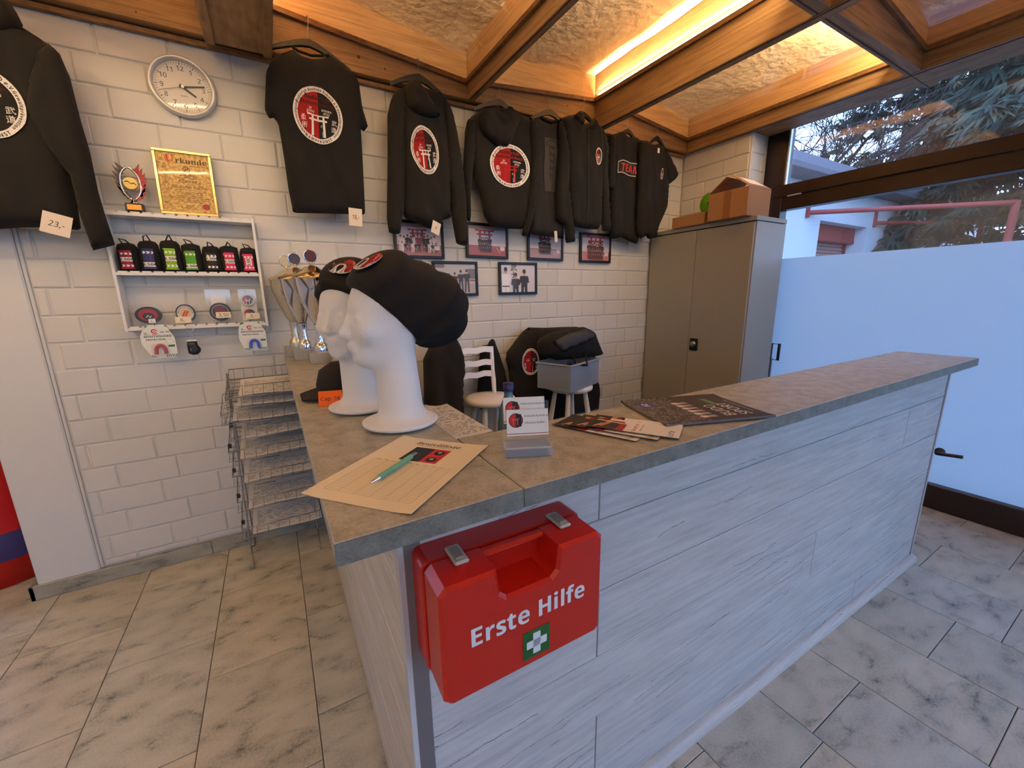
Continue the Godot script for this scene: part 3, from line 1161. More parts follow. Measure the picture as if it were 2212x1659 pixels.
func grow(st: SurfaceTool, r: RandomNumberGenerator, p: Vector3, d: Vector3, len_: float, rad: float, depth: int) -> void:
	var pts := [p]
	var rs := [rad]
	var n := 4
	for i in n:
		d = (d + Vector3(r.randf_range(-1, 1), r.randf_range(-0.5, 0.75), r.randf_range(-1, 1)) * 0.2).normalized()
		p += d * len_ / n
		pts.append(p)
		rs.append(rad * lerpf(1.0, 0.62, (i + 1.0) / n))
	tube(st, pts, rs, 6 if depth > 3 else 4)
	if depth == 0: return
	for k in (3 if depth > 1 else 4):
		var q: Vector3 = pts[r.randi_range(2, n)]
		var dd := (d.rotated(Vector3(r.randf_range(-1, 1), r.randf_range(-1, 1), r.randf_range(-1, 1)).normalized(), r.randf_range(0.4, 1.0))).normalized()
		grow(st, r, q, dd, len_ * r.randf_range(0.6, 0.85), maxf(0.012, rad * 0.55), depth - 1)


func bare_tree(at: Vector3, hgt: float, label: String, seed_: int) -> void:
	var r := RandomNumberGenerator.new()
	r.seed = seed_
	var t := thing("bare_tree", label, "tree", at)
	obj("trunk", tube_mesh([Vector3(0, -0.2, 0), Vector3(0.1, hgt * 0.3, 0), Vector3(0, hgt * 0.55, 0.1)], [0.24, 0.18, 0.12], 8), store["bark"], t)
	var st := st_new()
	for k in 7: grow(st, r, Vector3(0.05, hgt * (0.22 + 0.055 * k), 0.05), Vector3(cos(k * 2.4), 0.75, sin(k * 2.4)).normalized(), hgt * 0.25, 0.075, 4)
	obj("branches", done(st), store["bark"], t).set_meta("kind", "stuff")


func build_outside() -> void:
	mat("bark", Color(0.27, 0.235, 0.22), 0.9)
	var nd := mat("needles", Color.WHITE, 0.8)
	nd.vertex_color_use_as_albedo = true
	store["spray"] = needle_spray()
	var render := mat("render_white", Color(0.84, 0.86, 0.88), 0.85)
	tri_map(bumped(render, store["fine"], 0.2), Vector3.ONE * 2.0)
	struct("ground", box_mesh(Vector3(90, 0.1, 90), 0.0, Vector3(49.2, -0.16, -10)), mat("asphalt", Color(0.46, 0.465, 0.47), 0.9))
	# low white building across the yard: front wall with two deep openings, flat roof with a dark edge
	var b := thing("outbuilding", "low white rendered outbuilding with grey flat roof edge across the yard", "building", Vector3(0, 0, -4.2))
	var spans := [[6.4, 9.42, 0.0, 3.36], [11.5, 13.12, 0.0, 3.36], [15.9, 21.0, 0.0, 3.36], [9.42, 11.5, 2.74, 3.36], [13.12, 15.9, 2.75, 3.36], [9.42, 11.5, 0.0, 0.7], [13.12, 15.9, 0.0, 1.0]]
	for s in spans: obj("wall", box_mesh(Vector3(s[1] - s[0], s[3] - s[2], 0.45), 0.0, Vector3((s[0] + s[1]) / 2, (s[2] + s[3]) / 2, -0.225)), render, b)
	obj("wall", box_mesh(Vector3(14.6, 3.3, 0.2), 0.0, Vector3(13.7, 1.65, -0.9)), render, b)
	var roof := obj("roof", box_mesh(Vector3(15.0, 0.10, 4.6), 0.01, Vector3(13.7, 3.41, -1.9)), mat("roof_grey", Color(0.42, 0.43, 0.46), 0.8), b)
	obj("roof_edge", box_mesh(Vector3(15.1, 0.2, 0.05), 0.005, Vector3(13.7, 3.50, 0.36)), mat("roof_edge_grey", Color(0.50, 0.51, 0.55), 0.7), roof)
	var red := mat("red_paint", Color(0.62, 0.25, 0.22), 0.6)
	var sh := obj("shutter_box", box_mesh(Vector3(2.08, 0.26, 0.2), 0.01, Vector3(10.46, 2.60, -0.30)), red, b)
	obj("shutter_box_edge", box_mesh(Vector3(2.08, 0.07, 0.22), 0.01, Vector3(10.46, 2.45, -0.30)), red, sh)
	var sl := mat("slat_pink", Color(0.66, 0.50, 0.48), 0.6)
	var shut := obj("shutter", box_mesh(Vector3(2.0, 1.75, 0.02), 0.0, Vector3(10.46, 1.56, -0.40)), mat("shutter_dark", Color(0.35, 0.25, 0.24), 0.7), b)
	for k in 24: obj("slat", box_mesh(Vector3(1.96, 0.062, 0.022), 0.008, Vector3(10.46, 2.38 - 0.071 * k, -0.385)), sl, shut)
	for x in [9.45, 11.47]: obj("guide_rail", box_mesh(Vector3(0.05, 1.8, 0.07), 0.005, Vector3(x, 1.55, -0.36)), red, shut)
	var win := obj("window_sash", box_mesh(Vector3(1.9, 1.75, 0.05), 0.005, Vector3(14.1, 1.85, -0.40)), mat("sash_white", Color(0.78, 0.79, 0.78), 0.5), b)
	obj("pane", box_mesh(Vector3(1.7, 1.55, 0.02), 0.0, Vector3(14.1, 1.85, -0.375)), mat("dim_glass", Color(0.52, 0.54, 0.50), 0.15), win)
	for k in 16: obj("blind_slat", box_mesh(Vector3(0.06, 1.5, 0.01), 0.0, Vector3(13.3 + 0.1 * k, 1.85, -0.36)), mat("blind", Color(0.66, 0.68, 0.66), 0.7), win)
	# red pipe frames that stand off the outbuilding
	for k in 2:
		var f := thing("pipe_frame", ["red pipe frame from the outbuilding wall to a leaning post at the right", "shorter red pipe rail beside the outbuilding's second window"][k], "pipe frame", [Vector3(8.854, 2.83, -4.2), Vector3(11.78, 2.85, -4.2)][k])
		var e := Vector3(2.37, 0, 2.14) if k == 0 else Vector3(2.2, 0.0, 1.2)
		obj("rail", tube_mesh([Vector3.ZERO, e], 0.042, 10), red, f)
		obj("bracket", box_mesh(Vector3(0.05, 0.34, 0.05), 0.004, Vector3(0, 0.08, 0.03)), red, f)
		obj("post", tube_mesh([e + Vector3(0, 0.03, 0), Vector3(e.x - 0.06, -2.95, e.z)], 0.055, 10), red, f)
	conifer(Vector3(13.4, 0, -1.75), 13.0, 2.5, 2600, "dark drooping conifer in front of the outbuilding's right end", 3, 1.9)
	conifer(Vector3(24.5, 0, -8.2), 15.0, 4.2, 3000, "broad dark conifer behind the outbuilding roof, beside the bare trees", 4)
	conifer(Vector3(26, 0, -5.6), 17.0, 4.2, 3000, "tall dark conifer behind the outbuilding, towards the window's right edge", 8)
	conifer(Vector3(30, 0, -15.0), 10.3, 2.6, 1100, "small far spruce with a pointed top by the window's left edge", 6)
	bare_tree(Vector3(21, 0, -10.0), 10.5, "bare leafless tree with spreading twigs behind the outbuilding, nearest the small spruce", 12)
	bare_tree(Vector3(24, 0, -10.2), 12.5, "taller bare leafless tree whose twigs mingle with the broad conifer", 15)


# ---------------------------------------------------------------- the counter

func plank(len_: float, hgt: float, key := "") -> ArrayMesh:
	# one board of the cladding: chamfered front, the print of the laminate starts at a random place
	var st := st_new()
	flat(st)
	var o := Vector2(rng.randf(), rng.randf())
	var u := Rect2(o, Vector2(len_ / 1.6, hgt / 0.52))
	var b := 0.0022
	var a := Vector2(len_, hgt) * 0.5
	var c := a - Vector2(b * 0.5, b)
	var A := [Vector3(-a.x, -a.y, -b), Vector3(a.x, -a.y, -b), Vector3(a.x, a.y, -b), Vector3(-a.x, a.y, -b)]
	var B := [Vector3(-c.x, -c.y, 0), Vector3(c.x, -c.y, 0), Vector3(c.x, c.y, 0), Vector3(-c.x, c.y, 0)]
	quad(st, B[0], B[1], B[2], B[3], u)
	for i in 4:
		var j := (i + 1) % 4
		quad(st, A[i], A[j], B[j], B[i], Rect2(o, Vector2(u.size.x if i % 2 == 0 else 0.01, 0.01)))
		quad(st, A[i] - Vector3(0, 0, 0.008), A[j] - Vector3(0, 0, 0.008), A[j], A[i], Rect2(o, Vector2(u.size.x if i % 2 == 0 else 0.01, 0.01)))
	return done(st)


func build_counter() -> void:
	var FT := -deg_to_rad(0.98)
	var c := thing("counter", "L-shaped counter clad with horizontal boards of whitish limed oak", "counter", Vector3(0.137, 0, -0.645))
	c.rotation.y = FT
	# carcass panels behind the boards
	obj("carcass", box_mesh(Vector3(2.64, 1.06, 0.03), 0.0, Vector3(1.33, 0.53, -0.024)), store["groove"], c)
	# front boards
	var rows := [[0.905, 1.064], [0.711, 0.905], [0.519, 0.711], [0.327, 0.519], [0.135, 0.327], [0.02, 0.135]]
	var cuts := [0.46, 2.245, 0.468, 1.55, 0.475, 2.0]
	for i in rows.size():
		var y0: float = rows[i][0]
		var y1: float = rows[i][1]
		for s in [[0.028, cuts[i]], [cuts[i], 2.652]]:
			obj("plank", plank(s[1] - s[0] - 0.003, y1 - y0 - 0.002), store["oak_front"], c, Vector3((s[0] + s[1]) / 2, (y0 + y1) / 2, 0.0))
	var post := st_new()
	flat(post)
	var pm := plank(1.06, 0.03)
	var po := obj("corner_post", pm, store["oak_post"], c, Vector3(0.014, 0.532, 0.002))
	po.rotation.z = PI / 2
	obj("end_strip", box_mesh(Vector3(0.012, 1.06, 0.02), 0.002, Vector3(2.668, 0.53, -0.006)), store["oak_post"], c)
	obj("end_panel", box_mesh(Vector3(0.02, 1.06, 0.19), 0.002, Vector3(2.656, 0.53, -0.112)), store["oak_post"], c)
	# rounded moulding along the floor
	var q := PackedVector2Array([Vector2(0, 0)])
	for k in 9: q.append(Vector2(0.010, 0) + Vector2(sin(PI / 2 * k / 8.0) * 0.022, 0) if false else Vector2(cos(PI / 2 * k / 8.0) * 0.03, sin(PI / 2 * k / 8.0) * 0.032))
	var mm := obj("floor_moulding", extrude_mesh(q, 0.0, 2.69), store["oak_round"], c, Vector3(-0.02, 0.0, 0.0))
	mm.rotation.y = PI / 2
	mm.scale = Vector3(-1, 1, 1)
	mm.position = Vector3(2.675, 0, 0)
	mm.scale = Vector3.ONE
	mm.transform = Transform3D(Basis(Vector3(0, 0, 1), Vector3(0, 1, 0), Vector3(-1, 0, 0)), Vector3(2.675, 0, 0))
	# left leg, along to the back wall
	var l := Node3D.new()
	l.name = "left_side"
	c.add_child(l)
	l.transform = c.transform.affine_inverse() * Transform3D(Basis(Vector3.UP, -PI / 2), Vector3(0.139, 0, -0.640))
	obj("side_panel", box_mesh(Vector3(2.02, 1.06, 0.03), 0.0, Vector3(-1.012, 0.53, -0.024)), store["groove"], l)
	var y := 0.02
	var yy := [0.02, 0.135, 0.327, 0.519, 0.711, 0.905, 1.064]
	for i in 6:
		var cut := -0.75 - 0.4 * (i % 3)
		for s in [[-2.02, cut], [cut, -0.004]]:
			obj("plank", plank(s[1] - s[0] - 0.003, yy[i + 1] - yy[i] - 0.002), store["oak_left"], l, Vector3((s[0] + s[1]) / 2, (yy[i] + yy[i + 1]) / 2, 0.0))
	obj("floor_moulding", extrude_mesh(q, -2.02, 0.0), store["oak_round"], l).transform = Transform3D(Basis(Vector3(0, 0, 1), Vector3(0, 1, 0), Vector3(-1, 0, 0)), Vector3(0, 0, 0))
	# worktop: two slabs that meet at a joint
	var w := thing("countertop", "grey concrete-patterned worktop on the L-shaped counter", "countertop", Vector3(0.034, CT, -0.5365))
	obj("slab", box_mesh(Vector3(0.2965, 0.036, 2.128), 0.0015, Vector3(0.14825, -0.018, -1.065)), store["slab"], w)
	var s2 := obj("slab", box_mesh(Vector3(2.468, 0.036, 0.287), 0.0015, Vector3(1.234, -0.018, -0.1435)), store["slab"], w, Vector3(0.2985, 0, 0.0))
	s2.rotation.y = -deg_to_rad(0.46)
	obj("edge_band", box_mesh(Vector3(0.2965, 0.0335, 0.0012), 0.0, Vector3(0.14825, -0.0185, 0.0004)), store["slab_edge"], w)
	obj("edge_band", box_mesh(Vector3(2.468, 0.0335, 0.0012), 0.0, Vector3(1.234, -0.0185, 0.0004)), store["slab_edge"], s2)
	# lower desk behind the left leg
	var d := thing("desk", "dark grey lower desk behind the left part of the counter", "desk", Vector3(0.30, 0, -1.80))
	obj("desk_top", box_mesh(Vector3(0.60, 0.028, 1.60), 0.003, Vector3(0.305, 0.726, -0.05)), mat("desk_grey", Color(0.40, 0.385, 0.36), 0.5), d)
	for z in [-0.80, 0.70]: obj("side_panel", box_mesh(Vector3(0.52, 0.71, 0.022), 0.002, Vector3(0.28, 0.355, z)), mat("desk_side", Color(0.46, 0.45, 0.43), 0.6), d)


# ---------------------------------------------------------------- printed pictures

func strokes(c: Canvas, o: Vector2, s: float, which: String, col: Color, w := 0.075) -> void:
	var d := {
		"ju": [[.2, .08, .75, .08], [.7, .08, .45, .25], [.3, .2, .55, .3], [.1, .36, .9, .36, .8, .48], [.5, .36, .5, .6], [.45, .4, .15, .58], [.1, .68, .9, .68], [.5, .55, .5, 1], [.48, .7, .12, .95], [.52, .7, .9, .95]],
		"jutsu": [[.28, .05, .05, .3], [.3, .3, .05, .58], [.18, .45, .18, 1], [.3, .35, .66, .35], [.48, .08, .48, 1], [.47, .4, .3, .75], [.5, .4, .66, .7], [.58, .12, .66, .22], [.74, .15, .98, .15], [.7, .42, 1, .42], [.86, .42, .86, .95, .78, .9]],
		"bu": [[.15, .12, .5, .12], [.05, .3, .95, .3], [.62, .05, .7, .6, .95, .95, .97, .78], [.32, .3, .32, .85], [.32, .55, .52, .55], [.12, .5, .12, .88], [.04, .92, .6, .82], [.8, .08, .9, .2]],
		"do": [[.42, .05, .5, .16], [.78, .05, .68, .16], [.3, .2, .98, .2], [.62, .2, .55, .33], [.42, .33, .86, .33, .86, .78, .42, .78, .42, .33], [.42, .48, .86, .48], [.42, .63, .86, .63], [.08, .15, .18, .28], [.02, .45, .2, .45, .14, .8], [.02, .98, .2, .82, .45, .95, 1, .95]],
		"shi": [[.1, .42, .9, .42], [.5, .05, .5, .92], [.22, .92, .78, .92]]}
	for k in d[which]:
		var p := []
		for i in range(0, k.size(), 2): p.append(o + Vector2(k[i], k[i + 1]) * s)
		c.line(p, s * w, col)


func torii(c: Canvas, o: Vector2, s: float, col: Color) -> void:
	c.poly(PackedVector2Array([o + Vector2(-.56, -.5) * s, o + Vector2(-.3, -.455) * s, o + Vector2(.3, -.455) * s, o + Vector2(.56, -.5) * s, o + Vector2(.53, -.4) * s, o + Vector2(-.53, -.4) * s]), col)
	c.rect(o.x - .45 * s, o.y - .27 * s, .9 * s, .085 * s, col)
	c.rect(o.x - .035 * s, o.y - .4 * s, .07 * s, .14 * s, col)
	for k in [-1.0, 1.0]: c.poly(PackedVector2Array([o + Vector2(k * .27 - .05, -.42) * s, o + Vector2(k * .27 + .05, -.42) * s, o + Vector2(k * .31 + .06, .5) * s, o + Vector2(k * .31 - .06, .5) * s]), col)


func club_logo(gate: Color, words: Color) -> ImageTexture:
	var c := Canvas.new(512, 512, Color(0.02, 0.02, 0.02))
	var o := Vector2(256, 256)
	var red := Color(0.60, 0.045, 0.075)
	var white := Color(0.93, 0.92, 0.90)
	c.disc(o, 254, white, 1.0, 96)
	c.disc(o, 207, red, 1.0, 96)
	var half := PackedVector2Array([o + Vector2(0, -207)])
	for k in 49: half.append(o + Vector2(sin(PI * k / 48), -cos(PI * k / 48)) * 207)
	c.poly(half, Color(0.03, 0.028, 0.03))
	var ink := Color(0.08, 0.07, 0.07)
	c.arc_text("Budoclub Bushido Asbach e.V.", o, 217, -0.06, 33, ink, "Droid Sans!")
	c.arc_text("Gewaltprävention", o, 217, 1.75, 31, ink, "Droid Sans!")
	c.arc_text("Selbstverteidigung", o, 217, -1.85, 31, ink, "Droid Sans!")
	c.arc_text("KAMPFKUNST", o, 219, PI + 0.02, 36, ink, "Droid Sans!", true, 1.14)
	c.text("Budo", Vector2(252, 122), 54, Color(0.13, 0.02, 0.03), "Droid Sans!", 2)
	c.text("club", Vector2(260, 122), 54, words, "Droid Sans!", 0)
	c.text("Bushido", Vector2(252, 172), 46, Color(0.13, 0.02, 0.03), "Droid Sans!", 2)
	c.text("Asbach.", Vector2(260, 172), 46, words, "Droid Sans!", 0)
	c.text("JU", Vector2(176, 212), 27, white, "Droid Sans!", 1)
	c.text("JUTSU", Vector2(176, 241), 27, white, "Droid Sans!", 1)
	c.text("GOSHIN", Vector2(338, 212), 27, white, "Droid Sans!", 1)
	c.text("JITSU", Vector2(338, 241), 27, white, "Droid Sans!", 1)
	torii(c, Vector2(250, 345), 200, gate)
	strokes(c, Vector2(76, 268), 54, "ju", white, 0.09)
	strokes(c, Vector2(84, 330), 54, "jutsu", white, 0.09)
	strokes(c, Vector2(390, 268), 54, "bu", white, 0.09)
	strokes(c, Vector2(382, 330), 54, "do", white, 0.09)
	# a bowing figure in outline
	c.line([Vector2(286, 360), Vector2(276, 352), Vector2(282, 338), Vector2(296, 344), Vector2(306, 366), Vector2(300, 392), Vector2(304, 440), Vector2(294, 442), Vector2(290, 398)], 3.5, white)
	return c.tex()


func person_shape(c: Canvas, x: float, foot: float, hgt: float, top: Color, legs: Color, skin: Color, arms := 0) -> void:
	var s := hgt / 8.0
	var y := foot - hgt
	c.disc(Vector2(x, y + s * 0.65), s * 0.62, skin, 0.8, 14)
	c.disc(Vector2(x, y + s * 0.42), s * 0.5, Color(0.16, 0.12, 0.11), 0.95, 12)
	c.rect(x - s * 0.25, y + s * 1.1, s * 0.5, s * 0.4, skin)
	c.poly(PackedVector2Array([Vector2(x - s * 1.0, y + s * 1.55), Vector2(x + s * 1.0, y + s * 1.55), Vector2(x + s * 0.85, y + s * 4.2), Vector2(x - s * 0.85, y + s * 4.2)]), top)
	for k in [-1.0, 1.0]:
		c.poly(PackedVector2Array([Vector2(x + k * s * 0.08, y + s * 4.1), Vector2(x + k * s * 0.85, y + s * 4.1), Vector2(x + k * s * 0.95, y + s * 8.0), Vector2(x + k * s * 0.35, y + s * 8.0)]), legs)
		if arms == 1: c.line([Vector2(x + k * s * 0.95, y + s * 1.8), Vector2(x + k * s * 1.15, y + s * 3.0), Vector2(x + k * s * 0.1, y + s * 2.9)], s * 0.42, skin if arms == 2 else top)
		else:
			c.line([Vector2(x + k * s * 0.95, y + s * 1.8), Vector2(x + k * s * 1.2, y + s * 3.0)], s * 0.45, top)
			c.line([Vector2(x + k * s * 1.2, y + s * 3.0), Vector2(x + k * s * 1.2, y + s * 4.3)], s * 0.34, skin)


func group_photo(kind: int) -> ImageTexture:
	var c := Canvas.new(256, 180, Color(0.80, 0.77, 0.79))
	var r := RandomNumberGenerator.new()
	r.seed = 40 + kind
	var skin := Color(0.78, 0.58, 0.50)
	if kind < 4:
		c.rect(0, 0, 256, 120, Color(0.79, 0.75, 0.78))
		c.rect(0, 0, 256, 22, Color(0.62, 0.50, 0.53))
		c.rect(0, 122, 256, 58, [Color(0.62, 0.42, 0.40), Color(0.63, 0.34, 0.38), Color(0.70, 0.56, 0.58), Color(0.72, 0.45, 0.46)][kind])
		c.rect(0, 118, 256, 4, Color(0.52, 0.36, 0.36))
		var tx: float = [120.0, 110.0, 120.0, 128.0][kind]
		torii(c, Vector2(tx, 78), [96.0, 112.0, 110.0, 150.0][kind], Color(0.62, 0.10, 0.17))
		var n: int = [11, 6, 7, 8][kind]
		var dark := Color(0.15, 0.09, 0.11)
		for row in 2:
			for i in n:
				var x: float = tx + (i - n / 2.0 + 0.5) * [19.0, 13.0, 12.0, 17.0][kind] + row * 6.0
				var hh: float = [84.0, 84.0, 92.0, 112.0][kind] * (1.0 if row == 0 else 0.66) * r.randf_range(0.92, 1.06)
				var t: Color = dark if kind > 0 or r.randf() < 0.5 else [Color(0.86, 0.80, 0.80), Color(0.55, 0.22, 0.28)][r.randi_range(0, 1)]
				if kind == 3: t = Color(0.30, 0.07, 0.11)
				person_shape(c, x, [150.0, 150.0, 146.0, 166.0][kind] + row * 9, hh, t, t, skin.darkened(r.randf() * 0.25))
		c.line([Vector2(190, 128), Vector2(212, 158)], 3, Color(0.9, 0.86, 0.86))
		c.rect(214, 120, 30, 24, Color(0.86, 0.83, 0.84))
	elif kind == 4:
		c.rect(0, 0, 256, 120, Color(0.72, 0.71, 0.73))
		c.rect(0, 0, 60, 26, Color(0.50, 0.46, 0.46))
		c.rect(0, 44, 26, 70, Color(0.30, 0.47, 0.66))
		c.rect(206, 30, 50, 60, Color(0.45, 0.42, 0.42))
		c.rect(0, 120, 256, 60, Color(0.68, 0.64, 0.63))
		c.rect(0, 96, 256, 8, Color(0.56, 0.22, 0.26))
		for i in 5: person_shape(c, 46 + i * 38.0, 166 + absf(i - 2) * 2, [118, 110, 114, 130, 136][i], Color(0.11, 0.09, 0.10), Color(0.20, 0.19, 0.22), skin, 1 if i == 2 else 0)
	else:
		c.rect(0, 0, 256, 180, Color(0.83, 0.82, 0.84))
		strokes(c, Vector2(74, 0), 42, "bu", Color(0.15, 0.14, 0.14), 0.12)
		strokes(c, Vector2(74, 46), 40, "shi", Color(0.15, 0.14, 0.14), 0.12)
		strokes(c, Vector2(78, 90), 36, "do", Color(0.15, 0.14, 0.14), 0.12)
		person_shape(c, 36, 236, 216, Color(0.93, 0.92, 0.93), Color(0.92, 0.91, 0.92), skin, 1)
		c.rect(12, 136, 50, 7, Color(0.08, 0.08, 0.09))
		person_shape(c, 108, 250, 196, Color(0.12, 0.12, 0.15), Color(0.10, 0.10, 0.12), skin, 1)
		person_shape(c, 172, 246, 214, Color(0.12, 0.12, 0.15), Color(0.10, 0.10, 0.12), skin, 1)
	return c.tex()


func clock_face() -> ImageTexture:
	var c := Canvas.new(512, 512, Color(0.86, 0.845, 0.80))
	var o := Vector2(256, 256)
	var ink := Color(0.13, 0.12, 0.11)
	for k in 60:
		var a := TAU * k / 60
		var d := Vector2(sin(a), -cos(a))
		c.line([o + d * (226 if k % 5 else 220), o + d * 242], 3.0 if k % 5 else 6.0, ink)
	for k in range(1, 13):
		var a := TAU * k / 12
		c.text(str(k), o + Vector2(sin(a), -cos(a)) * 184 + Vector2(0, 23), 64, ink, "Droid Sans", 1)
	c.text("QUARTZ", o + Vector2(0, 92), 18, ink, "Droid Sans", 1)
	return c.tex()


func certificate_print() -> ImageTexture:
	var base := grey(noise(0.012, 81, FastNoiseLite.TYPE_SIMPLEX_SMOOTH, 4), 1024, 1440)
	var c := Canvas.new(512, 720, Color.WHITE)
	c.im = blend_map([base], [1.0], ramp([Color(0.62, 0.46, 0.20), Color(0.78, 0.63, 0.33), Color(0.86, 0.74, 0.44)], [0.1, 0.4, 0.75]))
	var ink := Color(0.22, 0.15, 0.07)
	for k in 260:
		var p := Vector2(rng.randf_range(20, 92), rng.randf_range(60, 700))
		c.line([p, p + Vector2(rng.randf_range(-12, 12), rng.randf_range(-10, 10)), p + Vector2(rng.randf_range(-14, 14), rng.randf_range(-12, 12))], 1.6, Color(0.42, 0.29, 0.12))
	c.text("U", Vector2(88, 112), 118, Color(0.74, 0.18, 0.15), "Droid Serif!")
	c.line([Vector2(84, 40), Vector2(100, 112)], 5, Color(0.74, 0.18, 0.15))
	c.line([Vector2(128, 26), Vector2(128, 112)], 4, Color(0.74, 0.18, 0.15))
	c.text("rkunde", Vector2(182, 122), 82, ink, "Droid Serif!")
	c.text("verliehen in Anerkennung", Vector2(320, 152), 17, ink, "Droid Serif", 0)
	c.disc(Vector2(276, 196), 36, ink)
	c.disc(Vector2(276, 196), 30, Color(0.70, 0.56, 0.28))
	c.line([Vector2(258, 214), Vector2(270, 192), Vector2(284, 198), Vector2(296, 178)], 9, ink)
	for k in [-1.0, 1.0]:
		c.line([Vector2(276 + k * 66, 252), Vector2(276 + k * 30, 244), Vector2(276 + k * 8, 272), Vector2(276 + k * 44, 262), Vector2(276 + k * 70, 276)], 6, ink)
		c.line([Vector2(276, 280), Vector2(276 + k * 40, 300), Vector2(276 + k * 92, 292)], 7, ink)
	c.text("Ehrung", Vector2(276, 350), 50, ink, "Droid Serif", 1, 1.0, 0.2)
	c.text("für", Vector2(276, 378), 20, ink, "Droid Serif", 1, 1.0, 0.2)
	c.text("Johannes Buffen", Vector2(280, 420), 52, ink, "Droid Serif", 1, 0.95, 0.22, 0.9)
	c.line([Vector2(140, 440), Vector2(270, 436), Vector2(276, 448), Vector2(284, 436), Vector2(420, 444), Vector2(436, 470)], 3, ink)
	for k in 6: c.text(["als Dank und Anerkennung", "für seine Verdienste um die", "Kampfkunst und den Verein", "überreicht vom Vorstand des Budoclubs", "mit herzlichem Glückwunsch und Respekt", "für die gemeinsamen Jahre"][k], Vector2(276, 472 + k * 23), 19, ink, "Droid Serif!" if k in [2, 3] else "Droid Serif", 1)
	var g := Color(0.48, 0.35, 0.12)
	c.line([Vector2(160, 640), Vector2(176, 620), Vector2(190, 640), Vector2(170, 656), Vector2(214, 664), Vector2(240, 616), Vector2(232, 660), Vector2(262, 618), Vector2(258, 664), Vector2(290, 620), Vector2(286, 666), Vector2(330, 650)], 4, g)
	c.disc(Vector2(420, 632), 36, Color(0.60, 0.10, 0.16))
	c.disc(Vector2(420, 632), 24, Color(0.68, 0.16, 0.20))
	c.line([Vector2(364, 580), Vector2(394, 612)], 6, ink)
	c.line([Vector2(470, 584), Vector2(446, 612)], 6, ink)
	return c.tex()


func note(w: int, h: int, s: String, size: float, paper_ := Color(0.90, 0.87, 0.80), slant := 0.12, face := "Droid Sans") -> ImageTexture:
	var c := Canvas.new(w, h, paper_)
	c.text(s, Vector2(w * 0.5, h * 0.5 + size * 0.35), size, Color(0.16, 0.13, 0.14), face, 1, 1.05, slant)
	return c.tex()


func blister_print() -> ImageTexture:
	var c := Canvas.new(256, 384, Color(0.88, 0.89, 0.86))
	var green := Color(0.16, 0.46, 0.18)
	for k in [-1.0, 1.0]:
		for q in 5:
			var p := Vector2(128 + k * (60 + q * 14), 10 + q * 9)
			c.poly(PackedVector2Array([p, p + Vector2(k * 34, -6), p + Vector2(k * 44, 16), p + Vector2(k * 14, 20)]), green.lightened(0.1 * (q % 3)))
		for q in 5: c.line([Vector2(128 + k * (40 + q * 17), 372), Vector2(128 + k * (52 + q * 17), 348)], 7, green)
	var red := Color(0.70, 0.09, 0.13)
	for q in 24:
		var a := 0.9 + q * 0.19
		c.disc(Vector2(110, 74) + Vector2(cos(a), sin(a)) * 20, 5, red)
	c.line([Vector2(104, 74), Vector2(132, 66)], 7, red)
	c.line([Vector2(88, 108), Vector2(134, 106)], 6, red)
	c.text("GEL TECH", Vector2(196, 92), 20, Color(0.1, 0.1, 0.1), "Droid Sans!", 1)
	c.text("9,-", Vector2(26, 112), 40, Color(0.1, 0.1, 0.14), "Droid Sans", 0, 1.0, 0.2)
	c.text("MOUTHGUARD", Vector2(130, 144), 33, Color(0.12, 0.28, 0.14), "Droid Sans!", 1, 1.0, 0.0, 0.9)
	c.text("PROTECTION", Vector2(108, 178), 24, Color(0.1, 0.1, 0.1), "Droid Sans!", 1, 1.0, 0.15)
	c.disc(Vector2(212, 196), 24, Color(0.70, 0.78, 0.72), 1.3)
	c.disc(Vector2(212, 196), 20, Color(0.9, 0.91, 0.88), 1.35)
	c.rect(196, 236, 50, 24, green)
	return c.tex()


func wrap_print(a: Color, label_y: int, upright := false) -> ImageTexture:
	var c := Canvas.new(128, 256, a)
	for k in 14: c.line([Vector2(rng.randf_range(0, 128), rng.randf_range(0, 256)), Vector2(rng.randf_range(0, 128), rng.randf_range(0, 256))], 1.5, a.lightened(0.18))
	for y in [34.0, 196.0]:
		var w := Color(0.93, 0.92, 0.92)
		for k in 3: c.poly(PackedVector2Array([Vector2(18 + k * 34, y), Vector2(40 + k * 34, y), Vector2(50 + k * 34, y + 14), Vector2(40 + k * 34, y + 28), Vector2(18 + k * 34, y + 28), Vector2(30 + k * 34, y + 14)]), w)
	if upright:
		c.rect(38, 70, 54, 110, Color(0.9, 0.89, 0.87))
		c.text("9,50€", Vector2(78, 126), 42, Color(0.08, 0.08, 0.09), "Droid Sans!", 1, 1.0, 0.0, 1.0, -PI / 2)
	else:
		c.rect(8, label_y, 112, 56, Color(0.9, 0.89, 0.87))
		c.text("9,50€", Vector2(64, label_y + 44), 44, Color(0.08, 0.08, 0.09), "Droid Sans!", 1)
	return c.tex()


func form_print(seed_: int, cols: int, title: String) -> ImageTexture:
	var c := Canvas.new(256, 256, Color(0.88, 0.88, 0.88))
	var r := RandomNumberGenerator.new()
	r.seed = seed_
	if title: c.text(title, Vector2(20, 30), 20, Color(0.2, 0.2, 0.2), "Droid Sans!")
	for k in 24:
		var y := 44.0 + k * 8.4
		var x := 16.0
		while x < 240.0:
			var w := r.randf_range(6, 30)
			if r.randf() < 0.8: c.rect(x, y, w, 3.0, Color(0.42, 0.42, 0.43))
			x += w + (4.0 if cols == 1 else r.randf_range(4, 20))
	return c.tex()


# ---------------------------------------------------------------- things on and at the back wall

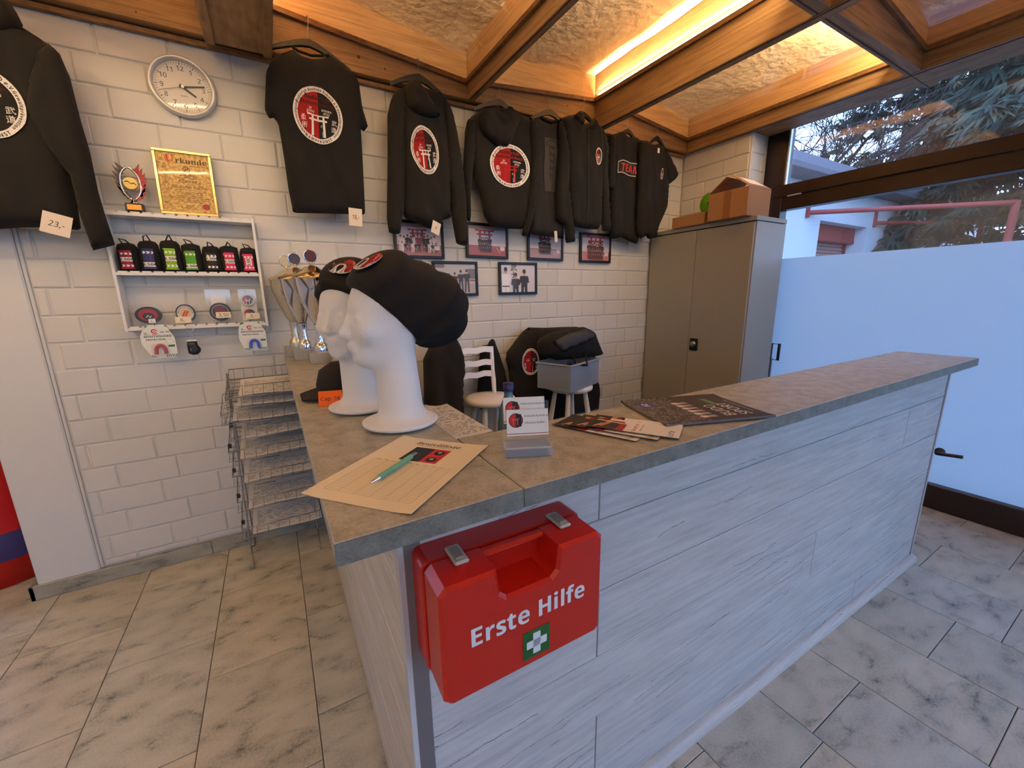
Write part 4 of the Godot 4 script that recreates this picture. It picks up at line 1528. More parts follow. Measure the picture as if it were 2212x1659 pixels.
func build_wall_things() -> void:
	build_clock()
	build_shelf()
	build_photos()
	build_rack()
	# red ice-cream bin in the passage
	var c := Canvas.new(1024, 512, Color(0.70, 0.035, 0.05))
	c.rect(0, 236, 1024, 76, Color(0.20, 0.20, 0.42))
	var w := Color(0.86, 0.83, 0.84)
	for q in [Vector2(512, 398), Vector2(0, 398), Vector2(1024, 398)]:
		# two hearts, one within the other, drawn as one open line
		var run := []
		for k in 41:
			var t := lerpf(0.55, TAU - 0.15, k / 40.0)
			run.append(q + Vector2(pow(sin(t), 3) * 16.0, -(13 * cos(t) - 5 * cos(2 * t) - 2 * cos(3 * t) - cos(4 * t))) * Vector2(4.3, 3.3))
		c.line(run, 9, w)
		run = []
		for k in 25:
			var t := lerpf(0.2, TAU * 0.62, k / 24.0)
			run.append(q + Vector2(8, 0) + Vector2(pow(sin(t), 3) * 16.0, -(13 * cos(t) - 5 * cos(2 * t) - 2 * cos(3 * t) - cos(4 * t))) * Vector2(2.7, 2.1))
		c.line(run, 9, w)
	var bin := thing("ice_cream_bin", "red round ice-cream bin with blue band and white heart, left of the wall's end", "bin", Vector2(0, 0).x * Vector3.ONE + Vector3(-1.43, 0, -3.12), -0.55)
	var bm := printed("bin_print", c.tex(), 0.4)
	obj("body", lathe_mesh([Vector2(0.262, 0.0), Vector2(0.275, 0.004), Vector2(0.284, 0.25), Vector2(0.29, 0.5), Vector2(0.295, 0.78)], 48), bm, bin)
	obj("lid", lathe_mesh([Vector2(0.297, 0.775), Vector2(0.305, 0.79), Vector2(0.305, 0.83), Vector2(0.28, 0.86), Vector2(0.0, 0.87)], 48), mat("bin_lid", Color(0.85, 0.85, 0.86), 0.4), bin)


func build_clock() -> void:
	var t := thing("wall_clock", "round silver-rimmed wall clock with black numerals on the brick wall", "clock", Vector3(-0.232, 2.403, WZ))
	var X := Transform3D(Basis(Vector3.RIGHT, PI / 2), Vector3.ZERO)
	var st := st_new()
	lathe(st, [Vector2(0.124, 0.0), Vector2(0.13, 0.006), Vector2(0.1305, 0.018), Vector2(0.127, 0.029), Vector2(0.120, 0.034), Vector2(0.113, 0.031), Vector2(0.109, 0.022), Vector2(0.108, 0.012)], 72, X)
	obj("rim", done(st), mat("silver_rim", Color(0.80, 0.80, 0.79), 0.35, 0.35), t)
	obj("face", extrude_mesh(ring2(0.1095, 72), 0.006, 0.013), printed("clock_face", clock_face(), 0.7), t)
	var ink := mat("clock_ink", Color(0.10, 0.09, 0.085), 0.5)
	var hands := [["hour_hand", 4.0 / 12 + 0.018, 0.058, 0.007, 0.0165], ["minute_hand", 13.2 / 60, 0.088, 0.005, 0.018], ["second_hand", 42.0 / 60, 0.096, 0.0014, 0.0195]]
	for h in hands:
		var a: float = TAU * h[1]
		var s2 := st_new()
		var l: float = h[2]
		var wd: float = h[3]
		extrude(s2, PackedVector2Array([Vector2(-wd * 0.6, -0.014), Vector2(wd * 0.6, -0.014), Vector2(wd * 0.5, l), Vector2(-wd * 0.5, l)]), h[4], h[4] + 0.001)
		var o := obj(h[0], done(s2), ink, t)
		o.rotation.z = -a
	obj("hub", extrude_mesh(ring2(0.006, 16), 0.015, 0.022), store["chrome"], t)
	obj("glass", extrude_mesh(ring2(0.1095, 48), 0.0235, 0.028), store["picture_glass"], t)


func build_shelf() -> void:
	var wl: StandardMaterial3D = store["white_lacquer"]
	var X0 := -0.606
	var X1 := -0.021
	var zf := -2.579
	var s := thing("wall_shelf", "white wooden wall shelf with slatted boards below the certificate", "shelf", Vector3(0, 0, 0))
	for x in [X0 + 0.006, X1 - 0.006]: obj("side_board", box_mesh(Vector3(0.012, 0.545, 0.092), 0.0015, Vector3(x, 1.549, -2.625)), wl, s)
	for y in [1.815, 1.552, 1.296]:
		var b := obj("shelf_board", box_mesh(Vector3(X1 - X0 - 0.024, 0.014, 0.012), 0.0015, Vector3((X0 + X1) / 2, y - 0.009, zf - 0.006)), wl, s)
		obj("back_rail", box_mesh(Vector3(X1 - X0 - 0.024, 0.014, 0.012), 0.0015, Vector3((X0 + X1) / 2, y - 0.009, -2.664)), wl, b)
		for k in 13: obj("slat", box_mesh(Vector3(0.034, 0.006, 0.09), 0.001, Vector3(X0 + 0.036 + k * 0.0428, y + 0.001, -2.625)), wl, b)
	# mesh bags with rolled hand wraps on the middle board
	var cols := [Color(0.55, 0.05, 0.16), Color(0.13, 0.16, 0.38), Color(0.48, 0.68, 0.10), Color(0.28, 0.58, 0.12), Color(0.06, 0.06, 0.06), Color(0.80, 0.16, 0.36), Color(0.84, 0.18, 0.40)]
	var names := ["dark red", "blue", "lime green", "grass green", "black", "pink", "rose pink"]
	var at := [-0.545, -0.467, -0.386, -0.306, -0.224, -0.150, -0.066]
	var nth := ["leftmost of the row", "second from the left", "third from the left", "in the middle of the row", "right of the middle", "second from the right", "rightmost of the row"]
	for i in 7:
		var t := thing("hand_wrap_bag", "black bag of %s hand wraps, %s" % [names[i], nth[i]], "bag", Vector3(at[i], 1.557, -2.618), 0.06 * (i % 3 - 1), "bags of hand wraps on the middle shelf")
		var h: float = [0.128, 0.142, 0.148, 0.136, 0.128, 0.132, 0.126][i]
		var p := PackedVector2Array([Vector2(-0.040, 0), Vector2(0.040, 0), Vector2(0.041, h * 0.5), Vector2(0.038, h * 0.93), Vector2(0.01, h), Vector2(-0.02, h * 0.98), Vector2(-0.038, h * 0.93), Vector2(-0.041, h * 0.5)])
		obj("mesh_bag", puff(p, 0.0, 0.026, 0.03, 0.02, 0.014), store["black_cloth"], t)
		var st := st_new()
		var w2 := 0.022
		soft(st)
		for k in 8:
			var a0 := lerpf(-1.15, 1.15, k / 8.0)
			var a1 := lerpf(-1.15, 1.15, (k + 1) / 8.0)
			quad(st, Vector3(sin(a0) * 0.028, 0.008, cos(a0) * 0.018), Vector3(sin(a1) * 0.028, 0.008, cos(a1) * 0.018), Vector3(sin(a1) * 0.028, h * 0.72, cos(a1) * 0.018), Vector3(sin(a0) * 0.028, h * 0.72, cos(a0) * 0.018), Rect2(k / 8.0, 0, 1 / 8.0, 1))
		obj("wraps", done(st), printed("wrap_%d" % i, wrap_print(cols[i], [96, 168, 96, 176, 60, 100, 0][i], i == 6), 0.7), t, Vector3(-0.002, 0, 0.0135))
		obj("drawstring", tube_mesh([Vector3(-0.012, h * 0.96, 0.004), Vector3(-0.02 + 0.01 * (i % 3), h + 0.016, 0.012), Vector3(0.004, h + 0.022 * (1 if i in [1, 2] else 0.4), 0.014), Vector3(0.014, h * 0.95, 0.006)], 0.0028, 6), store["black_cloth"], t)
	# tins and rolls with price cards on the lowest board
	var logo: Texture2D = store["logo_white"]
	var fronts := [
		["tape_roll", "oval black and red tin in a clear pack on the lowest shelf, leftmost", -0.516, 0.050, 0.040, Color(0.06, 0.05, 0.06), 0, "5,-"],
		["tape_tin", "round white and dark tin with a red emblem behind the price card 6", -0.372, 0.040, 0.044, Color(0.07, 0.08, 0.12), 1, "6,-"],
		["tape_ring", "round black pack with a dark red centre and price card 3,50", -0.228, 0.046, 0.046, Color(0.04, 0.04, 0.045), 2, "3,50"],
		["badge_pack", "round red and dark club badges in a clear pack with price card 3,-", -0.100, 0.032, 0.032, Color(0.75, 0.73, 0.70), 3, "3,-"]]
	for f in fronts:
		var t := thing(f[0], f[1], "small goods", Vector3(f[2], 1.3015, -2.618), 0.0, "small goods on the lowest shelf")
		var dark := mat("tin_%d" % f[6], f[5], 0.35)
		var c := Canvas.new(128, 128, f[5])
		if f[6] == 0:
			c.disc(Vector2(64, 62), 50, Color(0.62, 0.05, 0.10))
			c.disc(Vector2(64, 74), 30, Color(0.06, 0.05, 0.06))
			c.line([Vector2(52, 84), Vector2(62, 66), Vector2(72, 84), Vector2(80, 72)], 6, Color(0.8, 0.78, 0.8))
		elif f[6] == 1:
			c.disc(Vector2(64, 64), 58, Color(0.85, 0.84, 0.80))
			c.disc(Vector2(64, 64), 40, Color(0.84, 0.74, 0.50))
			c.arc_text("BUDOCLUB ASBACH", Vector2(64, 64), 44, 0.0, 14, Color(0.1, 0.1, 0.12))
			c.line([Vector2(44, 84), Vector2(66, 48)], 12, Color(0.78, 0.10, 0.12))
			c.line([Vector2(62, 86), Vector2(84, 50)], 12, Color(0.78, 0.10, 0.12))
		elif f[6] == 2:
			c.disc(Vector2(64, 64), 54, Color(0.70, 0.70, 0.70))
			c.disc(Vector2(64, 64), 50, Color(0.10, 0.05, 0.06))
			c.disc(Vector2(64, 50), 36, Color(0.42, 0.03, 0.07))
		var face := printed("tin_face_%d" % f[6], c.tex() if f[6] < 3 else logo, 0.4)
		var rx: float = f[3]
		var ry: float = f[4]
		for b in (2 if f[6] == 3 else 1):
			var p := PackedVector2Array()
			for k in 32: p.append(Vector2(cos(TAU * k / 32) * rx, sin(TAU * k / 32) * ry))
			var cy := ry + 0.010 + b * 0.072
			obj("tin", extrude_mesh(p, -0.012, 0.010, 0.002), dark, t, Vector3(0, cy, 0))
			var p2 := PackedVector2Array()
			for q in p: p2.append(q * 0.93)
			obj("tin_label", extrude_mesh(p2, 0.0, 0.001), face, t, Vector3(0, cy, 0.0103))
		var ph := 0.1 if f[6] < 2 else 0.17
		obj("clear_pack", extrude_mesh(rounded(rx * 2 + 0.022, ph, 0.008), -0.014, 0.016, 0.003), store["clear"], t, Vector3(0, ph / 2 + 0.002, 0))
		if f[6] == 2: obj("pack_insert", box_mesh(Vector3(0.062, 0.05, 0.001), 0.0, Vector3(-0.002, 0.115, -0.010)), store["paper"], t)
		if f[6] == 3: obj("pack_insert", box_mesh(Vector3(0.072, 0.09, 0.001), 0.0, Vector3(0, 0.05, -0.0125)), store["paper"], t)
		var card_w := 0.026 if f[6] == 0 else 0.064
		var card_h := 0.020 if f[6] == 0 else 0.03
		var cd := st_new()
		box(cd, Vector3.ZERO, Vector3(card_w, card_h, 0.0006))
		var pm := printed("price_%d" % f[6], note(128, 64, f[7], 46, Color(0.90, 0.86, 0.77) if f[6] else Color(0.9, 0.9, 0.9), 0.15), 0.8)
		var co := obj("price_card", done(cd), pm, t, Vector3(0.012 if f[6] != 1 else -0.012, 0.022 + (0.018 if f[6] == 2 else 0.008 if f[6] == 3 else 0.0), 0.0205))
		co.rotation.x = -0.08
	# hanging goods
	for k in 2:
		var t := thing("mouthguard_pack", ["white and green card with a red mouthguard hanging below the shelf", "white and green card with a blue mouthguard hanging below the shelf"][k], "blister pack", Vector3([-0.489, -0.101][k], 1.228, -2.566), 0.0, "mouthguard packs under the shelf")
		var p := PackedVector2Array([Vector2(-0.036, 0.078), Vector2(0.036, 0.078), Vector2(0.064, 0.012), Vector2(0.064, -0.07), Vector2(0.052, -0.083), Vector2(-0.030, -0.083), Vector2(-0.064, -0.012), Vector2(-0.064, 0.03)])
		if k == 1: p = PackedVector2Array([Vector2(-0.044, 0.076), Vector2(0.036, 0.076), Vector2(0.062, 0.02), Vector2(0.06, -0.072), Vector2(0.05, -0.078), Vector2(-0.040, -0.078), Vector2(-0.062, -0.012), Vector2(-0.06, 0.03)])
		obj("card", extrude_mesh(p, 0.0, 0.0012), printed("blister_print", store.get("blister", null) if store.has("blister") else keep("blister", blister_print()), 0.5), t)
		var arch := []
		for q in 13: arch.append(Vector3(cos(PI * q / 12) * 0.018, sin(PI * q / 12) * 0.024, 0.010))
		arch.push_front(Vector3(0.019, -0.018, 0.010))
		arch.append(Vector3(-0.019, -0.018, 0.010))
		obj("mouthguard", tube_mesh(arch, 0.0075, 8), mat("guard_%d" % k, [Color(0.72, 0.22, 0.22), Color(0.14, 0.30, 0.78)][k], 0.35), t, Vector3(0.004, -0.045, 0))
		obj("bubble", extrude_mesh(rounded(0.068, 0.064, 0.018), 0.001, 0.022, 0.006), store["clear"], t, Vector3(0.004, -0.042, 0))
		obj("loop", tube_mesh([Vector3(-0.004, 0.07, 0.0), Vector3(-0.002, 0.086, 0.002), Vector3(0.006, 0.078, 0.001)], 0.0012, 5), store["black_plastic"], t)
	var g := thing("glove_keyring", "black miniature boxing glove hanging on a key ring below the shelf", "key ring", Vector3(-0.36, 1.19, -2.565))
	obj("glove", puff(PackedVector2Array([Vector2(-0.021, 0.028), Vector2(0.019, 0.028), Vector2(0.02, 0.006), Vector2(0.029, -0.006), Vector2(0.034, -0.02), Vector2(0.026, -0.028), Vector2(0.016, -0.04), Vector2(-0.01, -0.042), Vector2(-0.023, -0.034), Vector2(-0.024, 0.0)]), 0.0, 0.016, 0.014, 0.016, 0.008), mat("glove_black", Color(0.045, 0.045, 0.05), 0.4), g)
	obj("cuff", box_mesh(Vector3(0.042, 0.009, 0.020), 0.003, Vector3(-0.001, 0.031, 0)), store["white_lacquer"], g)
	var gp := TextMesh.new()
	gp.text = "FX"
	gp.font_size = 32
	gp.pixel_size = 0.0005
	gp.depth = 0.0006
	obj("glove_print", gp, store["white_lacquer"], g, Vector3(-0.002, -0.012, 0.0155))
	var rg := []
	for q in 18: rg.append(Vector3(cos(TAU * q / 18) * 0.014, 0.088 + sin(TAU * q / 18) * 0.014, 0.0))
	obj("ring", tube_mesh(rg, 0.0012, 6, true), store["chrome"], g)
	for q in 3:
		var l := []
		for k in 10: l.append(Vector3(cos(TAU * k / 10) * 0.005 * (1 if q % 2 else 0.3), 0.043 + q * 0.012 + sin(TAU * k / 10) * 0.008, cos(TAU * k / 10) * 0.005 * (0.3 if q % 2 else 1)))
		obj("chain_link", tube_mesh(l, 0.0011, 5, true), store["chrome"], g)
	# certificate and flame trophy on top
	var cert := thing("certificate", "framed gold certificate headed Urkunde on top of the white shelf", "certificate", Vector3(-0.279, 1.820, -2.600))
	cert.rotation.x = -0.14
	var fw := 0.226
	var fh := 0.300
	var gold := mat("brass_frame", Color(0.86, 0.77, 0.54), 0.25, 0.85)
	for q in [[0.0, 0.0065, fw, 0.013], [0.0, fh - 0.0065, fw, 0.013]]: obj("frame", box_mesh(Vector3(q[2], q[3], 0.016), 0.002, Vector3(q[0], q[1], 0)), gold, cert)
	for x in [-fw / 2 + 0.0065, fw / 2 - 0.0065]: obj("frame", box_mesh(Vector3(0.013, fh - 0.026, 0.016), 0.002, Vector3(x, fh / 2, 0)), gold, cert)
	obj("print", extrude_mesh(PackedVector2Array([Vector2(-fw / 2 + 0.01, 0.01), Vector2(fw / 2 - 0.01, 0.01), Vector2(fw / 2 - 0.01, fh - 0.01), Vector2(-fw / 2 + 0.01, fh - 0.01)]), -0.004, 0.001), printed("certificate_print", certificate_print(), 0.7), cert)
	obj("glass", box_mesh(Vector3(fw - 0.02, fh - 0.02, 0.002), 0.0, Vector3(0, fh / 2, 0.0035)), store["picture_glass"], cert)
	build_flame()


func keep(key: String, v):
	store[key] = v
	return v


func build_flame() -> void:
	var t := thing("flame_trophy", "small trophy with dark red flame wreath on top of the white shelf", "trophy", Vector3(-0.484, 1.819, -2.612))
	obj("base", extrude_mesh(PackedVector2Array([Vector2(-0.034, 0), Vector2(-0.026, 0), Vector2(-0.024, 0.005), Vector2(0.024, 0.005), Vector2(0.026, 0), Vector2(0.034, 0), Vector2(0.031, 0.038), Vector2(-0.031, 0.038)]), -0.018, 0.018, 0.002), mat("dark_wood", Color(0.13, 0.06, 0.04), 0.35), t)
	obj("plaque", box_mesh(Vector3(0.05, 0.022, 0.001), 0.0, Vector3(0, 0.021, 0.0187)), mat("plaque_gold", Color(0.85, 0.58, 0.22), 0.35, 0.6), t)
	obj("stem", lathe_mesh([Vector2(0.016, 0.038), Vector2(0.018, 0.042), Vector2(0.010, 0.047), Vector2(0.012, 0.053), Vector2(0.006, 0.058)], 16), store["chrome"], t)
	# pointed oval rim
	var oval := []
	for k in 32:
		var a := TAU * k / 32
		oval.append(Vector3(sin(a) * 0.035 * (1.0 - 0.25 * pow(absf(cos(a)), 4)), 0.124 - cos(a) * 0.069, 0))
	obj("rim", tube_mesh(oval, 0.005, 8, true), mat("silver", Color(0.78, 0.78, 0.80), 0.2, 0.9), t)
	obj("medallion", extrude_mesh(ring2(0.026, 28), -0.003, 0.004, 0.001), mat("medal_gold", Color(0.76, 0.66, 0.40), 0.4, 0.6), t, Vector3(0, 0.126, 0))
	obj("relief", tube_mesh([Vector3(-0.019, 0.131, 0.005), Vector3(-0.008, 0.134, 0.005), Vector3(0.002, 0.124, 0.005), Vector3(0.012, 0.128, 0.005), Vector3(0.019, 0.120, 0.005)], 0.002, 6), mat("relief_dark", Color(0.30, 0.25, 0.14), 0.5), t)
	for sd in [-1.0, 1.0]:
		var fm: StandardMaterial3D = mat("flame_dark", Color(0.13, 0.02, 0.06), 0.2, 0.3) if sd < 0 else mat("flame_red", Color(0.52, 0.03, 0.11), 0.2, 0.3)
		for k in 7:
			var a := lerpf(0.5, 2.55, k / 6.0)
			var o := Vector2(sin(a) * 0.036 * sd, 0.124 - cos(a) * 0.066)
			var out := Vector2(sd * 0.9, 0.75).normalized()
			var side := Vector2(-out.y, out.x) * 0.008
			obj("flame", extrude_mesh(PackedVector2Array([o - side * 1.3 - out * 0.006, o + out * 0.012 - side * 1.5, o + out * 0.030 + Vector2(0, 0.014), o + out * 0.012 + side * 0.6, o + side * 1.3 - out * 0.004]), -0.003, 0.003), fm, t)


func build_photos() -> void:
	var at := [Vector2(0.874, 1.773), Vector2(1.364, 1.789), Vector2(1.858, 1.787), Vector2(2.355, 1.782), Vector2(1.114, 1.532), Vector2(1.612, 1.537)]
	var lab := [
		"black framed photo of a large group before a red gate, under the second hoodie", "black framed photo of a small group, below the hoodie with the red gate",
		"black framed photo of a dark group half hidden by the hanging sweaters", "black framed photo of a group in dark red light, nearest the steel cabinet",
		"black framed photo of five people in black shirts standing in a row", "black framed photo of three people in martial arts suits with calligraphy"]
	var black := mat("frame_black", Color(0.035, 0.033, 0.032), 0.4)
	for i in 6:
		var t := thing("picture_frame", lab[i], "picture", Vector3(at[i].x, at[i].y, WZ + 0.012), 0.0, "framed photographs on the back wall")
		t.rotation.z = [0.006, -0.012, -0.006, 0.0, 0.008, 0.004][i]
		var w := 0.329
		var h := 0.231
		for s in [-1.0, 1.0]:
			obj("frame", box_mesh(Vector3(w, 0.018, 0.020), 0.002, Vector3(0, s * (h / 2 - 0.009), 0)), black, t)
			obj("frame", box_mesh(Vector3(0.018, h - 0.036, 0.020), 0.002, Vector3(s * (w / 2 - 0.009), 0, 0)), black, t)
		var st := st_new()
		box(st, Vector3(0, 0, -0.002), Vector3(w - 0.03, h - 0.03, 0.006))
		obj("photo", done(st), printed("photo_%d" % i, group_photo(i), 0.6), t)
		obj("glass", box_mesh(Vector3(w - 0.034, h - 0.034, 0.0015), 0.0, Vector3(0, 0, 0.004)), store["picture_glass"], t)


func build_rack() -> void:
	var ys := [1.000, 0.945, 0.868, 0.785, 0.675, 0.540, 0.395, 0.240]
	var t := thing("wire_rack", "silver wire literature rack of stacked baskets left of the counter", "rack", Vector3(-0.085, 0, -2.40))
	var wire: StandardMaterial3D = store["wire"]
	for x in [-0.165, 0.165]:
		obj("post", tube_mesh([Vector3(x, 0.10, -0.03), Vector3(x, 0.99, -0.20)], 0.004, 6), wire, t)
		obj("foot", tube_mesh([Vector3(x, 0.0, 0.03), Vector3(x, 0.012, 0.0), Vector3(x, 0.10, -0.03), Vector3(x, 0.012, -0.2), Vector3(x, 0.0, -0.23)], 0.004, 6), wire, t)
		obj("back_post", tube_mesh([Vector3(x, 0.0, -0.24), Vector3(x, 1.03, -0.245)], 0.004, 6), wire, t)
	for i in 8:
		var y: float = ys[i] - 0.058
		var xl := [-0.15, -0.165, -0.195, -0.17, -0.19, -0.19, -0.19, -0.19][i] as float
		var xr := 0.195
		var b := Node3D.new()
		b.name = "basket"
		t.add_child(b, true)
		b.position = Vector3(0, y, 0.02)
		var back := 0.05
		# rails
		obj("rail", tube_mesh([Vector3(xl + 0.025, 0.058, 0.005), Vector3(xr - 0.02, 0.058, 0.005), Vector3(xr, 0.05, -0.02), Vector3(xr, 0.06 + back, -0.24), Vector3(xl, 0.06 + back, -0.24), Vector3(xl, 0.04, -0.03), Vector3(xl + 0.012, 0.054, 0.0)], 0.0024, 6, true), wire, b)
		obj("rail", tube_mesh([Vector3(xl, 0.0, 0.0), Vector3(xr, 0.0, 0.0), Vector3(xr, back, -0.24), Vector3(xl, back, -0.24)], 0.002, 6, true), wire, b)
		for k in 8:
			var x := lerpf(xl + 0.02, xr - 0.01, k / 7.0)
			obj("wire", tube_mesh([Vector3(x, 0.058, 0.005), Vector3(x - 0.004, 0.0, 0.001), Vector3(x, back, -0.24), Vector3(x, 0.06 + back, -0.24)], 0.0013, 4), wire, b)
		for k in 4:
			var z := lerpf(-0.03, -0.2, k / 3.0)
			obj("wire", tube_mesh([Vector3(xl, 0.058 - z * 0.2, z), Vector3(xl, -z * back / 0.24, z), Vector3(xr, -z * back / 0.24, z)], 0.0012, 4), wire, b)
		if i in [3, 4, 5, 6, 7]: obj("clip", box_mesh(Vector3(0.016, 0.022, 0.012), 0.002, Vector3(xl + 0.006, 0.062, -0.07)), mat("clip_dark", Color(0.16, 0.14, 0.13), 0.5), b)
		# sheets in the basket
		var names := ["topmost", "second from the top", "third from the top", "fourth from the top", "fourth from the bottom", "third from the bottom", "second from the bottom", "lowest"]
		var st := st_new()
		var wd := xr - xl - 0.05
		sheet(st, wd, 0.225, func(u: float, v: float) -> float: return 0.004 * sin(u * 5.0 + i) * v * v + 0.0035 * (i % 3), 8, 6, 0.003)
		var p := obj("paper_stack", done(st), printed("form_%d" % (i % 4), form_print(60 + i % 4, 1 + i % 2, ["", "Anmeldung", "Termine", ""][i % 4]), 0.8))
		p.transform = Transform3D(Basis(Vector3.RIGHT, atan2(back, 0.24)), Vector3(-0.085 + (xl + xr) / 2 + 0.022, y + 0.028, -2.40 - 0.095))
		tag(p, "printed white sheets in the %s basket of the wire rack" % names[i], "paper", "sheets in the wire rack")


# ---------------------------------------------------------------- clothing along the wall beam

func outline(a: Array) -> PackedVector2Array:
	var p := PackedVector2Array()
	for i in range(0, a.size(), 2): p.append(Vector2(a[i], a[i + 1]))
	return p


func folds(seed_: int, amp: float, fx := 9.0, fy := 2.2) -> Callable:
	var n := noise(1.0, seed_, FastNoiseLite.TYPE_SIMPLEX_SMOOTH, 3)
	return func(p: Vector2) -> float: return amp * n.get_noise_2d(p.x * fx + p.y * 1.4, p.y * fy)


func cloth_print(parent: Node3D, called: String, m: Material, body: PackedVector2Array, z: float, front: float, reach: float, fold, c: Vector2, r: Vector2, tilt := 0.0, square := false) -> void:
	# print on the front of a puff: it follows the swell and the folds of the cloth
	var edge := smooth_poly(body)
	var at := func(p: Vector2) -> Vector3:
		var d := edge_distance(p, edge)
		var t := sqrt(maxf(0.0, 1.0 - pow(1.0 - minf(d / reach, 1.0), 2)))
		return Vector3(p.x, p.y, z + front * t + minf(1.0, d / reach) * (fold.call(p) as float) + 0.0045)
	var st := st_new()
	soft(st)
	if square:
		for i in 10:
			for j in 6:
				var q := []
				for k in [[0, 1], [1, 1], [1, 0], [0, 0]]: q.append(at.call(c + Vector2(((i + k[0]) / 10.0 - 0.5) * r.x * 2, (0.5 - (j + k[1]) / 6.0) * r.y * 2).rotated(tilt)))
				quad(st, q[0], q[1], q[2], q[3], Rect2(i / 10.0, j / 6.0, 0.1, 1 / 6.0))
	else:
		var n := 40
		for k in n:
			for j in 8:
				var q := []
				var uv := []
				for e in [[j, k], [j + 1, k], [j + 1, k + 1], [j, k + 1]]:
					var d: Vector2 = Vector2(cos(TAU * e[1] / n), sin(TAU * e[1] / n)) * e[0] / 8.0
					q.append(at.call(c + (d * r).rotated(tilt)))
					uv.append(Vector2(0.5 + d.x * 0.495, 0.5 - d.y * 0.495))
				if j > 0: tri(st, q[0], q[1], q[2], uv[0], uv[1], uv[2])
				tri(st, q[0] if j > 0 else q[3], q[2] if j > 0 else q[1], q[3] if j > 0 else q[2], uv[0] if j > 0 else uv[3], uv[2] if j > 0 else uv[1], uv[3] if j > 0 else uv[2])
	obj(called, done(st), m, parent)


func coat_hanger(x: float, y: float, z: float, w: float, label: String, hook := 0.085, tilt := 0.0) -> void:
	# y is the top of the plastic body
	var t := thing("coat_hanger", label, "hanger", Vector3(x, y, z), 0.0, "black hangers on the wall beam")
	t.rotation.z = tilt
	var p := PackedVector2Array()
	var lo := []
	for k in 13:
		var u := lerpf(-1, 1, k / 12.0)
		var yy := -0.085 * pow(absf(u), 1.3) + (0.0 if absf(u) > 0.15 else 0.0)
		p.append(Vector2(u * w / 2, yy))
		lo.push_front(Vector2(u * w / 2 * 0.985, yy - lerpf(0.036, 0.016, absf(u))))
	for q in lo: p.append(q)
	obj("body", extrude_mesh(p, -0.008, 0.008, 0.003), store["black_plastic"], t)
	obj("hook", tube_mesh([Vector3(0, -0.004, 0), Vector3(0, hook * 0.55, 0), Vector3(0.004, hook * 0.8, 0), Vector3(0.004, hook, -0.012), Vector3(0.002, hook + 0.006, -0.028), Vector3(0.0, hook - 0.004, -0.042)], 0.0017, 6), store["steel"], t)


func price_tag(parent: Node3D, at: Vector3, w: float, h: float, turn: Vector3, s: String) -> void:
	var st := st_new()
	box(st, Vector3(0, -h / 2, 0), Vector3(w, h, 0.0008))
	var key := "tag_" + (s if s else "blank")
	var o := obj("price_tag", done(st), store[key] if store.has(key) else printed(key, note(128, 112, s, 40, Color(0.89, 0.84, 0.77), 0.12), 0.85), parent, at, "handwritten paper price tag" if s else "blank paper tag")
	o.rotation = turn


